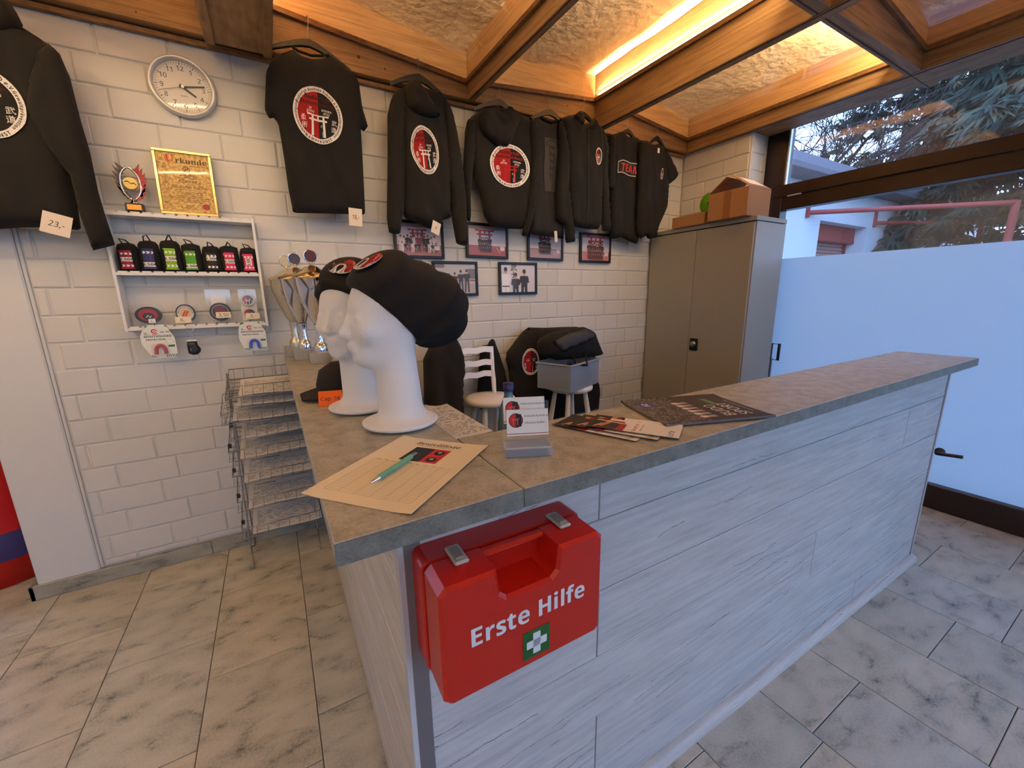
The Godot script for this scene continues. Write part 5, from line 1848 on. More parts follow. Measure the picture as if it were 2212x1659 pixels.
func build_garments() -> void:
	var jersey: StandardMaterial3D = store["black_jersey"]
	var fleece: StandardMaterial3D = store["black_cloth"]
	var white := printed("logo_cloth", store["logo_white"], 0.9)
	var redp := printed("logo_cloth_red", store["logo_red"], 0.9)
	white.albedo_color = Color(0.92, 0.92, 0.92)
	# a wooden-coloured thread rail is not needed: the hooks sit on the beam's top edge
	var t: Node3D
	var f: Callable

	t = thing("hoodie", "black hoodie cut off by the left picture edge, price tag 23", "hoodie", Vector3.ZERO, 0.0, "black garments on hangers")
	var b := outline([-0.699, 2.464, -0.669, 2.446, -0.631, 2.419, -0.609, 2.398, -0.611, 2.316, -0.633, 2.144, -0.65, 1.967, -0.666, 1.721, -0.772, 1.727, -0.838, 1.722, -0.95, 1.704, -1.05, 1.71, -1.06, 2.0, -1.08, 2.2, -1.085, 2.38, -1.02, 2.45, -0.95, 2.47, -0.85, 2.475])
	f = folds(3, 0.014)
	obj("body", puff(b, -2.54, 0.055, 0.04, 0.07, 0.024, f), fleece, t)
	cloth_print(t, "print", white, b, -2.54, 0.055, 0.07, f, Vector2(-0.852, 2.163), Vector2(0.124, 0.127))
	obj("sleeve", puff(outline([-0.627, 2.411, -0.601, 2.386, -0.585, 2.303, -0.581, 2.146, -0.573, 2.031, -0.575, 1.88, -0.568, 1.775, -0.557, 1.661, -0.589, 1.65, -0.634, 1.635, -0.64, 1.695, -0.649, 1.782, -0.651, 1.932, -0.697, 2.025, -0.732, 2.142, -0.735, 2.169, -0.7, 2.288, -0.663, 2.376]), -2.50, 0.045, 0.03, 0.04, 0.02, folds(4, 0.012, 12, 4)), fleece, t)
	obj("sleeve", puff(outline([-1.07, 2.40, -1.11, 2.32, -1.13, 2.0, -1.14, 1.66, -1.07, 1.65, -1.05, 1.9, -1.03, 2.2, -1.03, 2.36]), -2.52, 0.04, 0.03, 0.04, 0.024, folds(5, 0.01)), fleece, t)
	obj("hood", puff(outline([-0.733, 2.548, -0.712, 2.532, -0.698, 2.496, -0.690, 2.458, -0.703, 2.434, -0.76, 2.405, -0.85, 2.39, -0.95, 2.42, -1.0, 2.47, -0.97, 2.53, -0.9, 2.57, -0.8, 2.575]), -2.515, 0.06, 0.05, 0.05, 0.02, folds(6, 0.014, 14, 10)), fleece, t)
	price_tag(t, Vector3(-0.706, 1.772, -2.470), 0.088, 0.084, Vector3(0, 0, -0.29), "23,-")
	coat_hanger(-0.85, 2.50, -2.54, 0.40, "black hanger inside the hoodie at the left picture edge", 0.22)

	t = thing("t_shirt", "black T-shirt with round red and white club print, hanging beside the clock", "t-shirt", Vector3.ZERO, 0.0, "black garments on hangers")
	b = outline([0.252, 2.624, 0.276, 2.607, 0.328, 2.6, 0.378, 2.612, 0.411, 2.632, 0.423, 2.64, 0.474, 2.62, 0.529, 2.587, 0.555, 2.549, 0.562, 2.427, 0.584, 2.336, 0.554, 2.304, 0.544, 2.324, 0.541, 2.192, 0.534, 2.011, 0.528, 1.878, 0.358, 1.869, 0.163, 1.858, 0.154, 1.971, 0.152, 2.11, 0.146, 2.272, 0.131, 2.299, 0.105, 2.291, 0.093, 2.33, 0.12, 2.496, 0.154, 2.563, 0.203, 2.597])
	f = folds(7, 0.012)
	obj("body", puff(b, -2.54, 0.035, 0.03, 0.05, 0.022, f), jersey, t)
	cloth_print(t, "print", white, b, -2.54, 0.035, 0.05, f, Vector2(0.331, 2.331), Vector2(0.116, 0.131), -0.06)
	obj("collar", tube_mesh([Vector3(0.250, 2.627, -2.53), Vector3(0.276, 2.609, -2.512), Vector3(0.328, 2.602, -2.508), Vector3(0.378, 2.614, -2.512), Vector3(0.412, 2.635, -2.53)], 0.006, 6), jersey, t)
	price_tag(t, Vector3(0.468, 1.898, -2.494), 0.070, 0.092, Vector3(0, 0, -0.05), "18,-")
	coat_hanger(0.330, 2.690, -2.545, 0.38, "black hanger of the T-shirt beside the clock, on the wide beam's right", 0.11, -0.03)

	t = thing("hoodie", "black hoodie with half-folded club print, hanging right of the T-shirt", "hoodie", Vector3.ZERO, 0.0, "black garments on hangers")
	b = outline([0.798, 2.572, 0.816, 2.593, 0.875, 2.611, 0.933, 2.595, 0.994, 2.596, 1.028, 2.574, 1.046, 2.524, 1.052, 2.363, 1.064, 2.178, 1.049, 1.899, 0.989, 1.882, 0.975, 1.828, 0.892, 1.826, 0.824, 1.857, 0.754, 1.874, 0.741, 1.926, 0.75, 2.139, 0.766, 2.432, 0.768, 2.544])
	f = folds(9, 0.02, 7, 2.6)
	obj("body", puff(b, -2.54, 0.055, 0.04, 0.07, 0.022, f), fleece, t)
	cloth_print(t, "print", white, b, -2.54, 0.055, 0.07, f, Vector2(0.884, 2.245), Vector2(0.082, 0.128), 0.1)
	obj("sleeve", puff(outline([0.795, 2.565, 0.739, 2.534, 0.71, 2.473, 0.689, 2.403, 0.673, 2.185, 0.642, 1.861, 0.649, 1.782, 0.714, 1.779, 0.73, 1.861, 0.747, 1.912, 0.77, 2.139, 0.784, 2.375, 0.801, 2.513]), -2.52, 0.04, 0.03, 0.04, 0.02, folds(10, 0.012)), fleece, t)
	obj("sleeve", puff(outline([0.997, 2.587, 1.044, 2.556, 1.077, 2.509, 1.107, 2.393, 1.124, 2.278, 1.14, 2.154, 1.152, 1.992, 1.149, 1.735, 1.114, 1.733, 1.069, 1.742, 1.045, 1.891, 1.034, 2.109, 1.026, 2.356, 1.013, 2.503]), -2.52, 0.04, 0.03, 0.04, 0.02, folds(11, 0.012)), fleece, t)
	obj("hood", puff(outline([0.8, 2.57, 0.847, 2.613, 0.871, 2.59, 0.919, 2.539, 0.975, 2.458, 0.991, 2.444, 0.926, 2.426, 0.847, 2.429, 0.798, 2.459, 0.79, 2.518]), -2.485, 0.045, 0.05, 0.04, 0.018, folds(12, 0.014, 14, 10)), fleece, t)
	price_tag(t, Vector3(0.935, 1.858, -2.485), 0.062, 0.072, Vector3(0, 0.3, -0.3), "€")
	coat_hanger(0.893, 2.660, -2.545, 0.34, "black hanger of the second hoodie, right of the T-shirt", 0.085, -0.04)

	t = thing("hoodie", "black hoodie with round print showing a red gate, in the middle of the row", "hoodie", Vector3.ZERO, 0.0, "black garments on hangers")
	b = outline([1.209, 2.495, 1.276, 2.544, 1.377, 2.579, 1.46, 2.595, 1.56, 2.58, 1.649, 2.568, 1.679, 2.539, 1.671, 2.382, 1.654, 2.141, 1.621, 1.954, 1.581, 1.865, 1.444, 1.859, 1.322, 1.872, 1.281, 1.928, 1.258, 2.042, 1.21, 2.194, 1.195, 2.312, 1.193, 2.418])
	f = folds(13, 0.010, 7, 2.6)
	obj("body", puff(b, -2.54, 0.05, 0.04, 0.07, 0.022, f), fleece, t)
	cloth_print(t, "print", redp, b, -2.54, 0.05, 0.07, f, Vector2(1.457, 2.238), Vector2(0.150, 0.127), 0.0)
	obj("sleeve", puff(outline([1.218, 2.498, 1.181, 2.471, 1.163, 2.41, 1.14, 2.194, 1.132, 2.083, 1.147, 1.894, 1.176, 1.879, 1.185, 1.931, 1.186, 2.033, 1.208, 2.186, 1.236, 2.315, 1.242, 2.45]), -2.53, 0.035, 0.03, 0.035, 0.02, folds(14, 0.01)), fleece, t)
	obj("sleeve", puff(outline([1.621, 2.557, 1.666, 2.542, 1.688, 2.483, 1.696, 2.321, 1.688, 2.141, 1.639, 1.934, 1.595, 1.814, 1.545, 1.813, 1.577, 1.948, 1.61, 2.132, 1.619, 2.369, 1.605, 2.481]), -2.50, 0.035, 0.03, 0.035, 0.02, folds(15, 0.01)), fleece, t)
	obj("hood", puff(outline([1.258, 2.528, 1.35, 2.554, 1.397, 2.528, 1.446, 2.58, 1.515, 2.555, 1.536, 2.537, 1.499, 2.454, 1.455, 2.369, 1.427, 2.345, 1.344, 2.345, 1.266, 2.388, 1.235, 2.446]), -2.475, 0.04, 0.05, 0.04, 0.018, folds(16, 0.014, 14, 10)), fleece, t)
	coat_hanger(1.415, 2.635, -2.545, 0.36, "black hanger of the hoodie with the red gate print", 0.075, -0.02)

	t = thing("sweatshirt", "charcoal sweatshirt with dark ornament down its front, behind two hoodies", "sweatshirt", Vector3.ZERO, 0.0, "black garments on hangers")
	b = outline([1.657, 2.583, 1.73, 2.61, 1.761, 2.587, 1.825, 2.58, 1.89, 2.604, 1.91, 2.613, 1.949, 2.541, 1.957, 2.307, 1.957, 1.985, 1.959, 1.825, 1.863, 1.833, 1.778, 1.835, 1.663, 1.842, 1.657, 2.025, 1.674, 2.271, 1.691, 2.511])
	f = folds(17, 0.012)
	obj("body", puff(b, -2.575, 0.035, 0.03, 0.05, 0.022, f), store["charcoal_cloth"], t)
	var tc := Canvas.new(128, 384, Color(0.17, 0.165, 0.17))
	var dk := Color(0.045, 0.042, 0.045)
	tc.line([Vector2(14, 60), Vector2(20, 30), Vector2(64, 8), Vector2(108, 26), Vector2(116, 60)], 12, dk)
	for k in 5:
		tc.poly(PackedVector2Array([Vector2(30 + k * 3, 44 + k * 50), Vector2(98 - k * 4, 52 + k * 50), Vector2(90 - k * 4, 78 + k * 50), Vector2(50, 66 + k * 50), Vector2(40 + k * 3, 88 + k * 50)]), dk)
		tc.line([Vector2(44 + k * 2, 50 + k * 50), Vector2(48 + k * 2, 100 + k * 50)], 7, dk)
	tc.line([Vector2(86, 100), Vector2(70, 372)], 8, dk)
	cloth_print(t, "print", printed("ornament", tc.tex(), 0.7), b, -2.575, 0.035, 0.05, f, Vector2(1.822, 2.30), Vector2(0.062, 0.17), 0.0, true)
	obj("collar", tube_mesh([Vector3(1.735, 2.612, -2.56), Vector3(1.762, 2.588, -2.545), Vector3(1.825, 2.580, -2.54), Vector3(1.888, 2.605, -2.56)], 0.009, 6), store["charcoal_cloth"], t)
	price_tag(t, Vector3(1.855, 1.868, -2.53), 0.03, 0.075, Vector3(0, 0.2, 0.12), "")
	coat_hanger(1.812, 2.655, -2.55, 0.34, "black hanger of the charcoal sweatshirt", 0.085)

	t = thing("zip_hoodie", "black zip hoodie with small red badge on its chest, left of the TEAM shirt", "hoodie", Vector3.ZERO, 0.0, "black garments on hangers")
	b = outline([1.883, 2.606, 1.96, 2.638, 2.027, 2.659, 2.098, 2.605, 2.176, 2.643, 2.222, 2.633, 2.269, 2.604, 2.287, 2.402, 2.286, 2.205, 2.287, 1.961, 2.26, 1.904, 2.165, 1.898, 2.082, 1.903, 2.009, 1.915, 1.973, 1.945, 1.952, 2.169, 1.931, 2.414, 1.895, 2.559])
	f = folds(18, 0.014)
	obj("body", puff(b, -2.53, 0.045, 0.035, 0.06, 0.022, f), fleece, t)
	cloth_print(t, "badge", white, b, -2.53, 0.045, 0.06, f, Vector2(2.206, 2.40), Vector2(0.030, 0.057), 0.05)
	obj("zip", tube_mesh([Vector3(2.098, 2.60, -2.478), Vector3(2.105, 2.4, -2.478), Vector3(2.112, 2.1, -2.478), Vector3(2.115, 1.91, -2.488)], 0.0025, 5), store["black_plastic"], t)
	obj("sleeve", puff(outline([1.875, 2.599, 1.908, 2.558, 1.948, 2.414, 1.963, 2.306, 1.953, 2.167, 1.991, 1.978, 2.022, 1.801, 1.933, 1.784, 1.922, 1.914, 1.845, 1.941, 1.843, 2.155, 1.865, 2.402, 1.86, 2.549]), -2.51, 0.03, 0.03, 0.035, 0.02, folds(19, 0.01)), fleece, t)
	obj("sleeve", puff(outline([2.218, 2.624, 2.274, 2.597, 2.315, 2.521, 2.331, 2.341, 2.352, 2.143, 2.385, 1.911, 2.372, 1.899, 2.295, 1.89, 2.28, 2.001, 2.253, 2.2, 2.238, 2.458]), -2.52, 0.03, 0.03, 0.035, 0.02, folds(20, 0.01)), fleece, t)
	obj("hood", puff(outline([1.978, 2.628, 2.036, 2.671, 2.053, 2.671, 2.063, 2.631, 2.073, 2.585, 2.039, 2.567, 1.996, 2.59]), -2.495, 0.03, 0.03, 0.025, 0.015, folds(21, 0.008, 14, 10)), fleece, t)
	obj("hood", puff(outline([2.116, 2.599, 2.159, 2.646, 2.191, 2.624, 2.2, 2.601, 2.153, 2.562, 2.108, 2.561]), -2.495, 0.03, 0.03, 0.025, 0.015, folds(22, 0.008, 14, 10)), fleece, t)
	coat_hanger(2.098, 2.690, -2.535, 0.26, "black hanger of the zip hoodie", 0.09)

	t = thing("t_shirt", "black T-shirt with the word TEAM in red on its chest", "t-shirt", Vector3.ZERO, 0.0, "black garments on hangers")
	b = outline([2.392, 2.595, 2.459, 2.619, 2.503, 2.639, 2.55, 2.617, 2.601, 2.612, 2.642, 2.626, 2.707, 2.609, 2.793, 2.605, 2.826, 2.341, 2.839, 2.049, 2.805, 1.896, 2.738, 1.892, 2.726, 1.82, 2.642, 1.835, 2.543, 1.867, 2.43, 1.846, 2.412, 1.889, 2.414, 2.156, 2.414, 2.361])
	f = folds(23, 0.014, 11)
	obj("body", puff(b, -2.565, 0.03, 0.03, 0.04, 0.022, f), jersey, t)
	var te := Canvas.new(256, 128, Color(0.03, 0.03, 0.032))
	var wv := Color(0.80, 0.78, 0.76)
	te.line([Vector2(8, 120), Vector2(6, 30), Vector2(60, 8), Vector2(150, 14), Vector2(250, 10)], 6, wv)
	te.line([Vector2(8, 118), Vector2(60, 108), Vector2(150, 122), Vector2(250, 114)], 6, wv)
	te.text("TEAM", Vector2(44, 98), 92, Color(0.72, 0.16, 0.12), "Droid Sans!", 0, 1.0, 0.08)
	cloth_print(t, "print", printed("team_print", te.tex(), 0.8), b, -2.565, 0.03, 0.04, f, Vector2(2.545, 2.376), Vector2(0.102, 0.055), -0.05, true)
	obj("sleeve", puff(outline([2.392, 2.595, 2.374, 2.57, 2.367, 2.418, 2.362, 2.217, 2.427, 2.214, 2.439, 2.26, 2.435, 2.428, 2.431, 2.592]), -2.55, 0.025, 0.025, 0.03, 0.02, folds(24, 0.01)), jersey, t)
	coat_hanger(2.572, 2.672, -2.57, 0.24, "black hanger of the TEAM shirt", 0.07)

	t = thing("t_shirt", "black T-shirt nearest the cabinet, a white size tag at its collar", "t-shirt", Vector3.ZERO, 0.0, "black garments on hangers")
	b = outline([2.654, 2.585, 2.738, 2.595, 2.761, 2.581, 2.816, 2.576, 2.875, 2.595, 2.94, 2.57, 2.977, 2.537, 3.012, 2.427, 3.012, 2.31, 3.006, 2.131, 2.905, 1.95, 2.9, 1.877, 2.803, 1.857, 2.778, 1.886, 2.708, 1.856, 2.66, 1.896, 2.65, 2.236, 2.645, 2.443, 2.64, 2.539])
	f = folds(25, 0.014, 11)
	obj("body", puff(b, -2.515, 0.03, 0.03, 0.04, 0.022, f), jersey, t)
	cloth_print(t, "badge", white, b, -2.515, 0.03, 0.04, f, Vector2(2.888, 2.365), Vector2(0.012, 0.042))
	obj("sleeve", puff(outline([2.893, 2.578, 2.946, 2.558, 2.991, 2.508, 3.051, 2.444, 3.109, 2.385, 3.078, 2.352, 3, 2.301, 2.938, 2.343, 2.913, 2.483]), -2.50, 0.025, 0.025, 0.03, 0.02, folds(26, 0.01)), jersey, t)
	obj("size_tag", box_mesh(Vector3(0.022, 0.036, 0.001), 0.0, Vector3(2.823, 2.525, -2.475)), store["paper"], t)
	coat_hanger(2.853, 2.652, -2.525, 0.22, "black hanger of the T-shirt nearest the cabinet", 0.07)


# ---------------------------------------------------------------- corner behind the counter

func seat_stool(t: Node3D) -> void:
	var wood := mat("chair_white", Color(0.83, 0.79, 0.70), 0.4)
	obj("seat", lathe_mesh([Vector2(0.0, 0.705), Vector2(0.15, 0.705), Vector2(0.168, 0.715), Vector2(0.17, 0.735), Vector2(0.16, 0.747), Vector2(0.0, 0.743)], 36), wood, t)
	for k in 4:
		var a := PI / 4 + k * PI / 2
		var d := Vector3(cos(a), 0, sin(a))
		obj("leg", tube_mesh([d * 0.19, d * 0.175 + Vector3(0, 0.2, 0), d * 0.165 + Vector3(0, 0.34, 0), d * 0.155 + Vector3(0, 0.42, 0), d * 0.15 + Vector3(0, 0.46, 0), d * 0.11 + Vector3(0, 0.71, 0)], [0.014, 0.02, 0.024, 0.017, 0.022, 0.016], 10), wood, t)
		var e := Vector3(cos(a + PI / 2), 0, sin(a + PI / 2))
		obj("stretcher", tube_mesh([d * 0.17 + Vector3(0, 0.27, 0), e * 0.17 + Vector3(0, 0.27, 0)], 0.01, 8), wood, t)


func build_back_corner() -> void:
	var grey_ := mat("cabinet_grey", Color(0.60, 0.59, 0.555), 0.45)
	var c := thing("steel_cabinet", "tall grey steel two-door cabinet in the corner by the window", "cabinet", Vector3(3.19, 0, -2.196))
	obj("body", box_mesh(Vector3(0.38, 1.90, 0.93), 0.003, Vector3(0.008, 0.95, 0)), grey_, c)
	obj("top", box_mesh(Vector3(0.396, 0.03, 0.936), 0.003, Vector3(0, 1.919, 0)), grey_, c)
	for s in [-1.0, 1.0]:
		var d := obj("door", box_mesh(Vector3(0.016, 1.88, 0.455), 0.003, Vector3(-0.19, 0.955, s * 0.229)), grey_, c)
		if s > 0:
			obj("lock", box_mesh(Vector3(0.012, 0.10, 0.07), 0.003, Vector3(-0.202, 0.995, 0.055)), store["black_plastic"], d)
			obj("lock_dial", lathe_mesh([Vector2(0.024, 0), Vector2(0.024, 0.008), Vector2(0, 0.01)], 18), store["steel"], d, Vector3(-0.208, 1.0, 0.055)).rotation.z = PI / 2
	var card := mat("cardboard", Color(0.62, 0.46, 0.31), 0.85)
	var b := thing("cardboard_box", "open cardboard box with raised flaps on the steel cabinet", "box", Vector3(3.07, 1.935, -1.92))
	obj("box_body", box_mesh(Vector3(0.28, 0.19, 0.30), 0.002, Vector3(0, 0.096, 0)), card, b)
	for s in [-1.0, 1.0]:
		var fl := obj("flap", box_mesh(Vector3(0.28, 0.004, 0.16), 0.0, Vector3(0, 0, -s * 0.08)), card, b, Vector3(0, 0.193, s * 0.15))
		fl.rotation.x = s * 0.62
		if s > 0: obj("shipping_label", box_mesh(Vector3(0.18, 0.002, 0.10), 0.0, Vector3(0, 0.004, -0.08)), store["paper"], fl)
	obj("tape", box_mesh(Vector3(0.001, 0.186, 0.055), 0.0, Vector3(-0.1406, 0.096, 0)), mat("tape_brown", Color(0.52, 0.36, 0.22), 0.4), b)
	var b2 := thing("cardboard_box", "flat brown cardboard box at the back of the cabinet top", "box", Vector3(3.10, 1.935, -2.27))
	obj("box_body", box_mesh(Vector3(0.26, 0.085, 0.30), 0.002, Vector3(0, 0.043, 0)), card, b2)
	var g := thing("green_disc", "green round disc standing on the flat box behind the open box", "disc", Vector3(3.12, 2.105, -2.19))
	obj("disc", lathe_mesh([Vector2(0.012, -0.016), Vector2(0.07, -0.02), Vector2(0.083, -0.012), Vector2(0.083, 0.012), Vector2(0.07, 0.02), Vector2(0.012, 0.016)], 36), mat("disc_green", Color(0.30, 0.56, 0.08), 0.5), g).rotation = Vector3(0, 0, PI / 2)
	var tr := thing("trolley_handle", "black trolley handle on a grey tube between the cabinet and the window", "handle", Vector3(3.49, 0, -1.755))
	obj("tube", tube_mesh([Vector3(0, 0, -0.02), Vector3(0, 0.88, -0.02)], 0.011, 8), store["steel"], tr)
	obj("grip", tube_mesh([Vector3(0, 0.87, -0.03), Vector3(0, 1.0, -0.03), Vector3(0, 1.0, 0.03), Vector3(0, 0.87, 0.03)], 0.012, 8, true), store["black_plastic"], tr)
	obj("foot", box_mesh(Vector3(0.2, 0.06, 0.2), 0.01, Vector3(0, 0.03, 0)), store["black_plastic"], tr)
	var wood := mat("chair_white", Color.WHITE)
	var ch := thing("bar_chair", "cream bar chair with three wavy back slats behind the bottle", "chair", Vector3(1.215, 0, -2.39))
	seat_stool(ch)
	wood = store["chair_white"]
	for x in [-0.17, 0.085]: obj("back_post", tube_mesh([Vector3(x, 0.74, -0.10), Vector3(x, 0.84, -0.11), Vector3(x, 0.9, -0.115), Vector3(x, 1.07, -0.13)], [0.015, 0.017, 0.013, 0.014], 8), wood, ch)
	for y in [0.875, 0.955, 1.045]: obj("back_slat", extrude_mesh(smooth_poly(PackedVector2Array([Vector2(-0.18, 0), Vector2(-0.1, 0.012), Vector2(-0.04, 0.004), Vector2(0.02, 0.014), Vector2(0.085, 0.004), Vector2(0.085, 0.045), Vector2(0.02, 0.052), Vector2(-0.04, 0.042), Vector2(-0.1, 0.05), Vector2(-0.18, 0.04)]), 0.02), -0.008, 0.008), wood, ch, Vector3(0, y - 0.02, -0.12))
	var st := thing("bar_stool", "cream round-seated stool carrying the clear plastic box", "stool", Vector3(1.90, 0, -2.39))
	seat_stool(st)
	var fl: StandardMaterial3D = store["black_cloth"]
	var j := thing("jacket", "black jacket bulging over the left of the slatted chair", "jacket")
	obj("body", puff(outline([0.854, 1.146, 0.895, 1.182, 0.94, 1.193, 0.984, 1.179, 1.023, 1.145, 1.05, 1.094, 1.07, 1.01, 1.072, 0.932, 1.058, 0.877, 1.049, 0.799, 1.055, 0.5, 0.971, 0.45, 0.877, 0.5, 0.776, 0.7, 0.788, 1.026]), -2.47, 0.09, 0.08, 0.08, 0.03, folds(31, 0.02)), fl, j)
	var j1 := thing("jacket", "black sleeve hanging behind the right post of the slatted chair", "jacket")
	obj("sleeve", puff(outline([1.27, 1.07, 1.313, 1.072, 1.328, 1.101, 1.345, 1.114, 1.372, 1.103, 1.376, 1.079, 1.41, 0.991, 1.45, 0.87, 1.49, 0.65, 1.23, 0.6, 1.219, 0.748, 1.231, 0.875, 1.249, 1.035]), -2.60, 0.03, 0.03, 0.04, 0.025, folds(32, 0.012)), fl, j1)
	var j2 := thing("jacket", "black club jacket with round badge hanging behind the plastic box", "jacket")
	obj("back", puff(outline([1.665, 1.177, 1.809, 1.166, 1.97, 1.164, 2.138, 1.158, 2.227, 1.12, 2.274, 1.062, 2.323, 0.975, 2.36, 0.749, 2.41, 0.594, 2.40, 0.42, 1.6, 0.40, 1.504, 0.684, 1.485, 0.878, 1.462, 0.956, 1.532, 1.068, 1.605, 1.143]), -2.61, 0.03, 0.03, 0.05, 0.03, folds(33, 0.015)), fl, j2)
	var jb := outline([1.626, 1.177, 1.684, 1.118, 1.714, 0.978, 1.73, 0.797, 1.761, 0.661, 1.786, 0.42, 1.599, 0.42, 1.475, 0.6, 1.453, 0.841, 1.465, 0.902, 1.431, 0.96, 1.435, 1.014, 1.496, 1.076, 1.568, 1.15])
	obj("front", puff(jb, -2.545, 0.05, 0.03, 0.06, 0.025, folds(34, 0.015)), fl, j2)
	cloth_print(j2, "badge", printed("logo_cloth_red", store["logo_red"]), jb, -2.545, 0.05, 0.06, folds(34, 0.015), Vector2(1.61, 0.935), Vector2(0.075, 0.10))
	var clr := mat("box_clear", Color(0.75, 0.82, 0.9, 0.35), 0.2)
	clr.transparency = BaseMaterial3D.TRANSPARENCY_ALPHA
	var pb := thing("plastic_box", "clear plastic storage box on the cream stool", "box", Vector3(1.86, 0.748, -2.36), 0.35)
	for s in [-1.0, 1.0]:
		obj("side", box_mesh(Vector3(0.40, 0.19, 0.003), 0.0, Vector3(0, 0.098, s * 0.14)), clr, pb)
		obj("side", box_mesh(Vector3(0.003, 0.19, 0.28), 0.0, Vector3(s * 0.2, 0.098, 0)), clr, pb)
		obj("rim", box_mesh(Vector3(0.42, 0.012, 0.014), 0.003, Vector3(0, 0.19, s * 0.147)), mat("rim_clear", Color(0.62, 0.66, 0.70), 0.3), pb)
		obj("rim", box_mesh(Vector3(0.014, 0.012, 0.30), 0.003, Vector3(s * 0.207, 0.19, 0)), store["rim_clear"], pb)
	obj("bottom", box_mesh(Vector3(0.39, 0.004, 0.27), 0.0, Vector3(0, 0.003, 0)), clr, pb)
	var cl := thing("folded_cloth", "dark blue folded cloth inside the clear plastic box", "cloth", Vector3(1.86, 0.756, -2.36), 0.35)
	obj("cloth", box_mesh(Vector3(0.34, 0.13, 0.23), 0.03, Vector3(0, 0.066, 0)), mat("navy", Color(0.10, 0.12, 0.17), 0.9), cl)
	var bg := thing("sports_bag", "black sports bag with grey flap piled on the plastic box", "bag")
	obj("body", puff(outline([1.618, 1.121, 1.683, 1.153, 1.877, 1.178, 1.995, 1.178, 2.078, 1.148, 2.096, 1.103, 2.132, 1.036, 2.18, 0.95, 2.109, 0.945, 1.897, 0.945, 1.743, 0.95, 1.611, 0.998, 1.59, 1.076]), -2.36, 0.09, 0.1, 0.09, 0.025, folds(35, 0.015)), fl, bg)
	obj("flap", puff(outline([1.647, 1.103, 1.77, 1.148, 1.921, 1.172, 2.005, 1.150, 2.022, 1.111, 1.967, 1.084, 1.847, 1.057, 1.728, 1.024, 1.683, 1.069]), -2.262, 0.012, 0.01, 0.02, 0.025), mat("flap_grey", Color(0.23, 0.23, 0.235), 0.8), bg)
	obj("strap", tube_mesh([Vector3(1.80, 1.0, -2.25), Vector3(1.82, 0.93, -2.215), Vector3(1.90, 0.92, -2.20), Vector3(1.92, 1.0, -2.25)], 0.009, 6), fl, bg)


# ---------------------------------------------------------------- things on the counter

func head_field(p: Vector3) -> float:
	# looks along +z; the chin is at 0.165, the crown at 0.40
	var d := ell(p, Vector3(0, 0.305, -0.022), Vector3(0.073, 0.095, 0.094))
	d = smin(d, ell(p, Vector3(0, 0.245, 0.022), Vector3(0.056, 0.085, 0.062)), 0.04)
	d = smin(d, ell(p, Vector3(0, 0.178, 0.055), Vector3(0.022, 0.018, 0.022)), 0.035)
	d = smin(d, capsule(p, Vector3(0, 0.02, -0.025), Vector3(0, 0.22, -0.015), 0.055, 0.048), 0.03)
	d = smin(d, ell(p, Vector3(0, 0.012, -0.02), Vector3(0.095, 0.014, 0.095)), 0.03)
	d = smin(d, capsule(p, Vector3(0, 0.278, 0.076), Vector3(0, 0.238, 0.098), 0.006, 0.011), 0.014)
	d = smin(d, ell(p, Vector3(0, 0.234, 0.086), Vector3(0.015, 0.008, 0.012)), 0.01)
	d = smin(d, ell(p, Vector3(0, 0.213, 0.080), Vector3(0.021, 0.0062, 0.011)), 0.008)
	d = smin(d, ell(p, Vector3(0, 0.201, 0.078), Vector3(0.018, 0.007, 0.011)), 0.008)
	for s in [-1.0, 1.0]:
		d = -smin(-d, ell(p, Vector3(s * 0.031, 0.277, 0.088), Vector3(0.017, 0.011, 0.014)), 0.014)
		d = smin(d, ell(p, Vector3(s * 0.031, 0.274, 0.068), Vector3(0.013, 0.009, 0.011)), 0.006)
		d = smin(d, ell(p, Vector3(s * 0.038, 0.243, 0.055), Vector3(0.022, 0.02, 0.018)), 0.025)
	return maxf(d, -p.y + 0.0)


func hat_field(p: Vector3) -> float:
	var d := ell(p, Vector3(0, 0.315, -0.022), Vector3(0.087, 0.110, 0.104))
	d = smin(d, ell(p, Vector3(0, 0.285, -0.13), Vector3(0.086, 0.095, 0.085)), 0.06)
	d += 0.0035 * sin(p.y * 90 + p.z * 60 + p.x * 40)
	var cut := (p.y - 0.318) - (0.045 - p.z) * -0.95
	return maxf(d, -cut)


func paper(label: String, cat: String, at: Vector3, w: float, h: float, turn: float, t: Texture2D, key: String, group := "", thick := 0.0006) -> Node3D:
	var st := st_new()
	sheet(st, w, h, func(u: float, v: float) -> float: return 0.0004 + 0.003 * pow(absf(u - 0.5) * 2, 6), 8, 8, thick)
	var o := obj("paper" if cat == "paper" else cat, done(st), printed(key, t, 0.6), null, at)
	o.rotation.y = turn
	tag(o, label, cat, group)
	return o


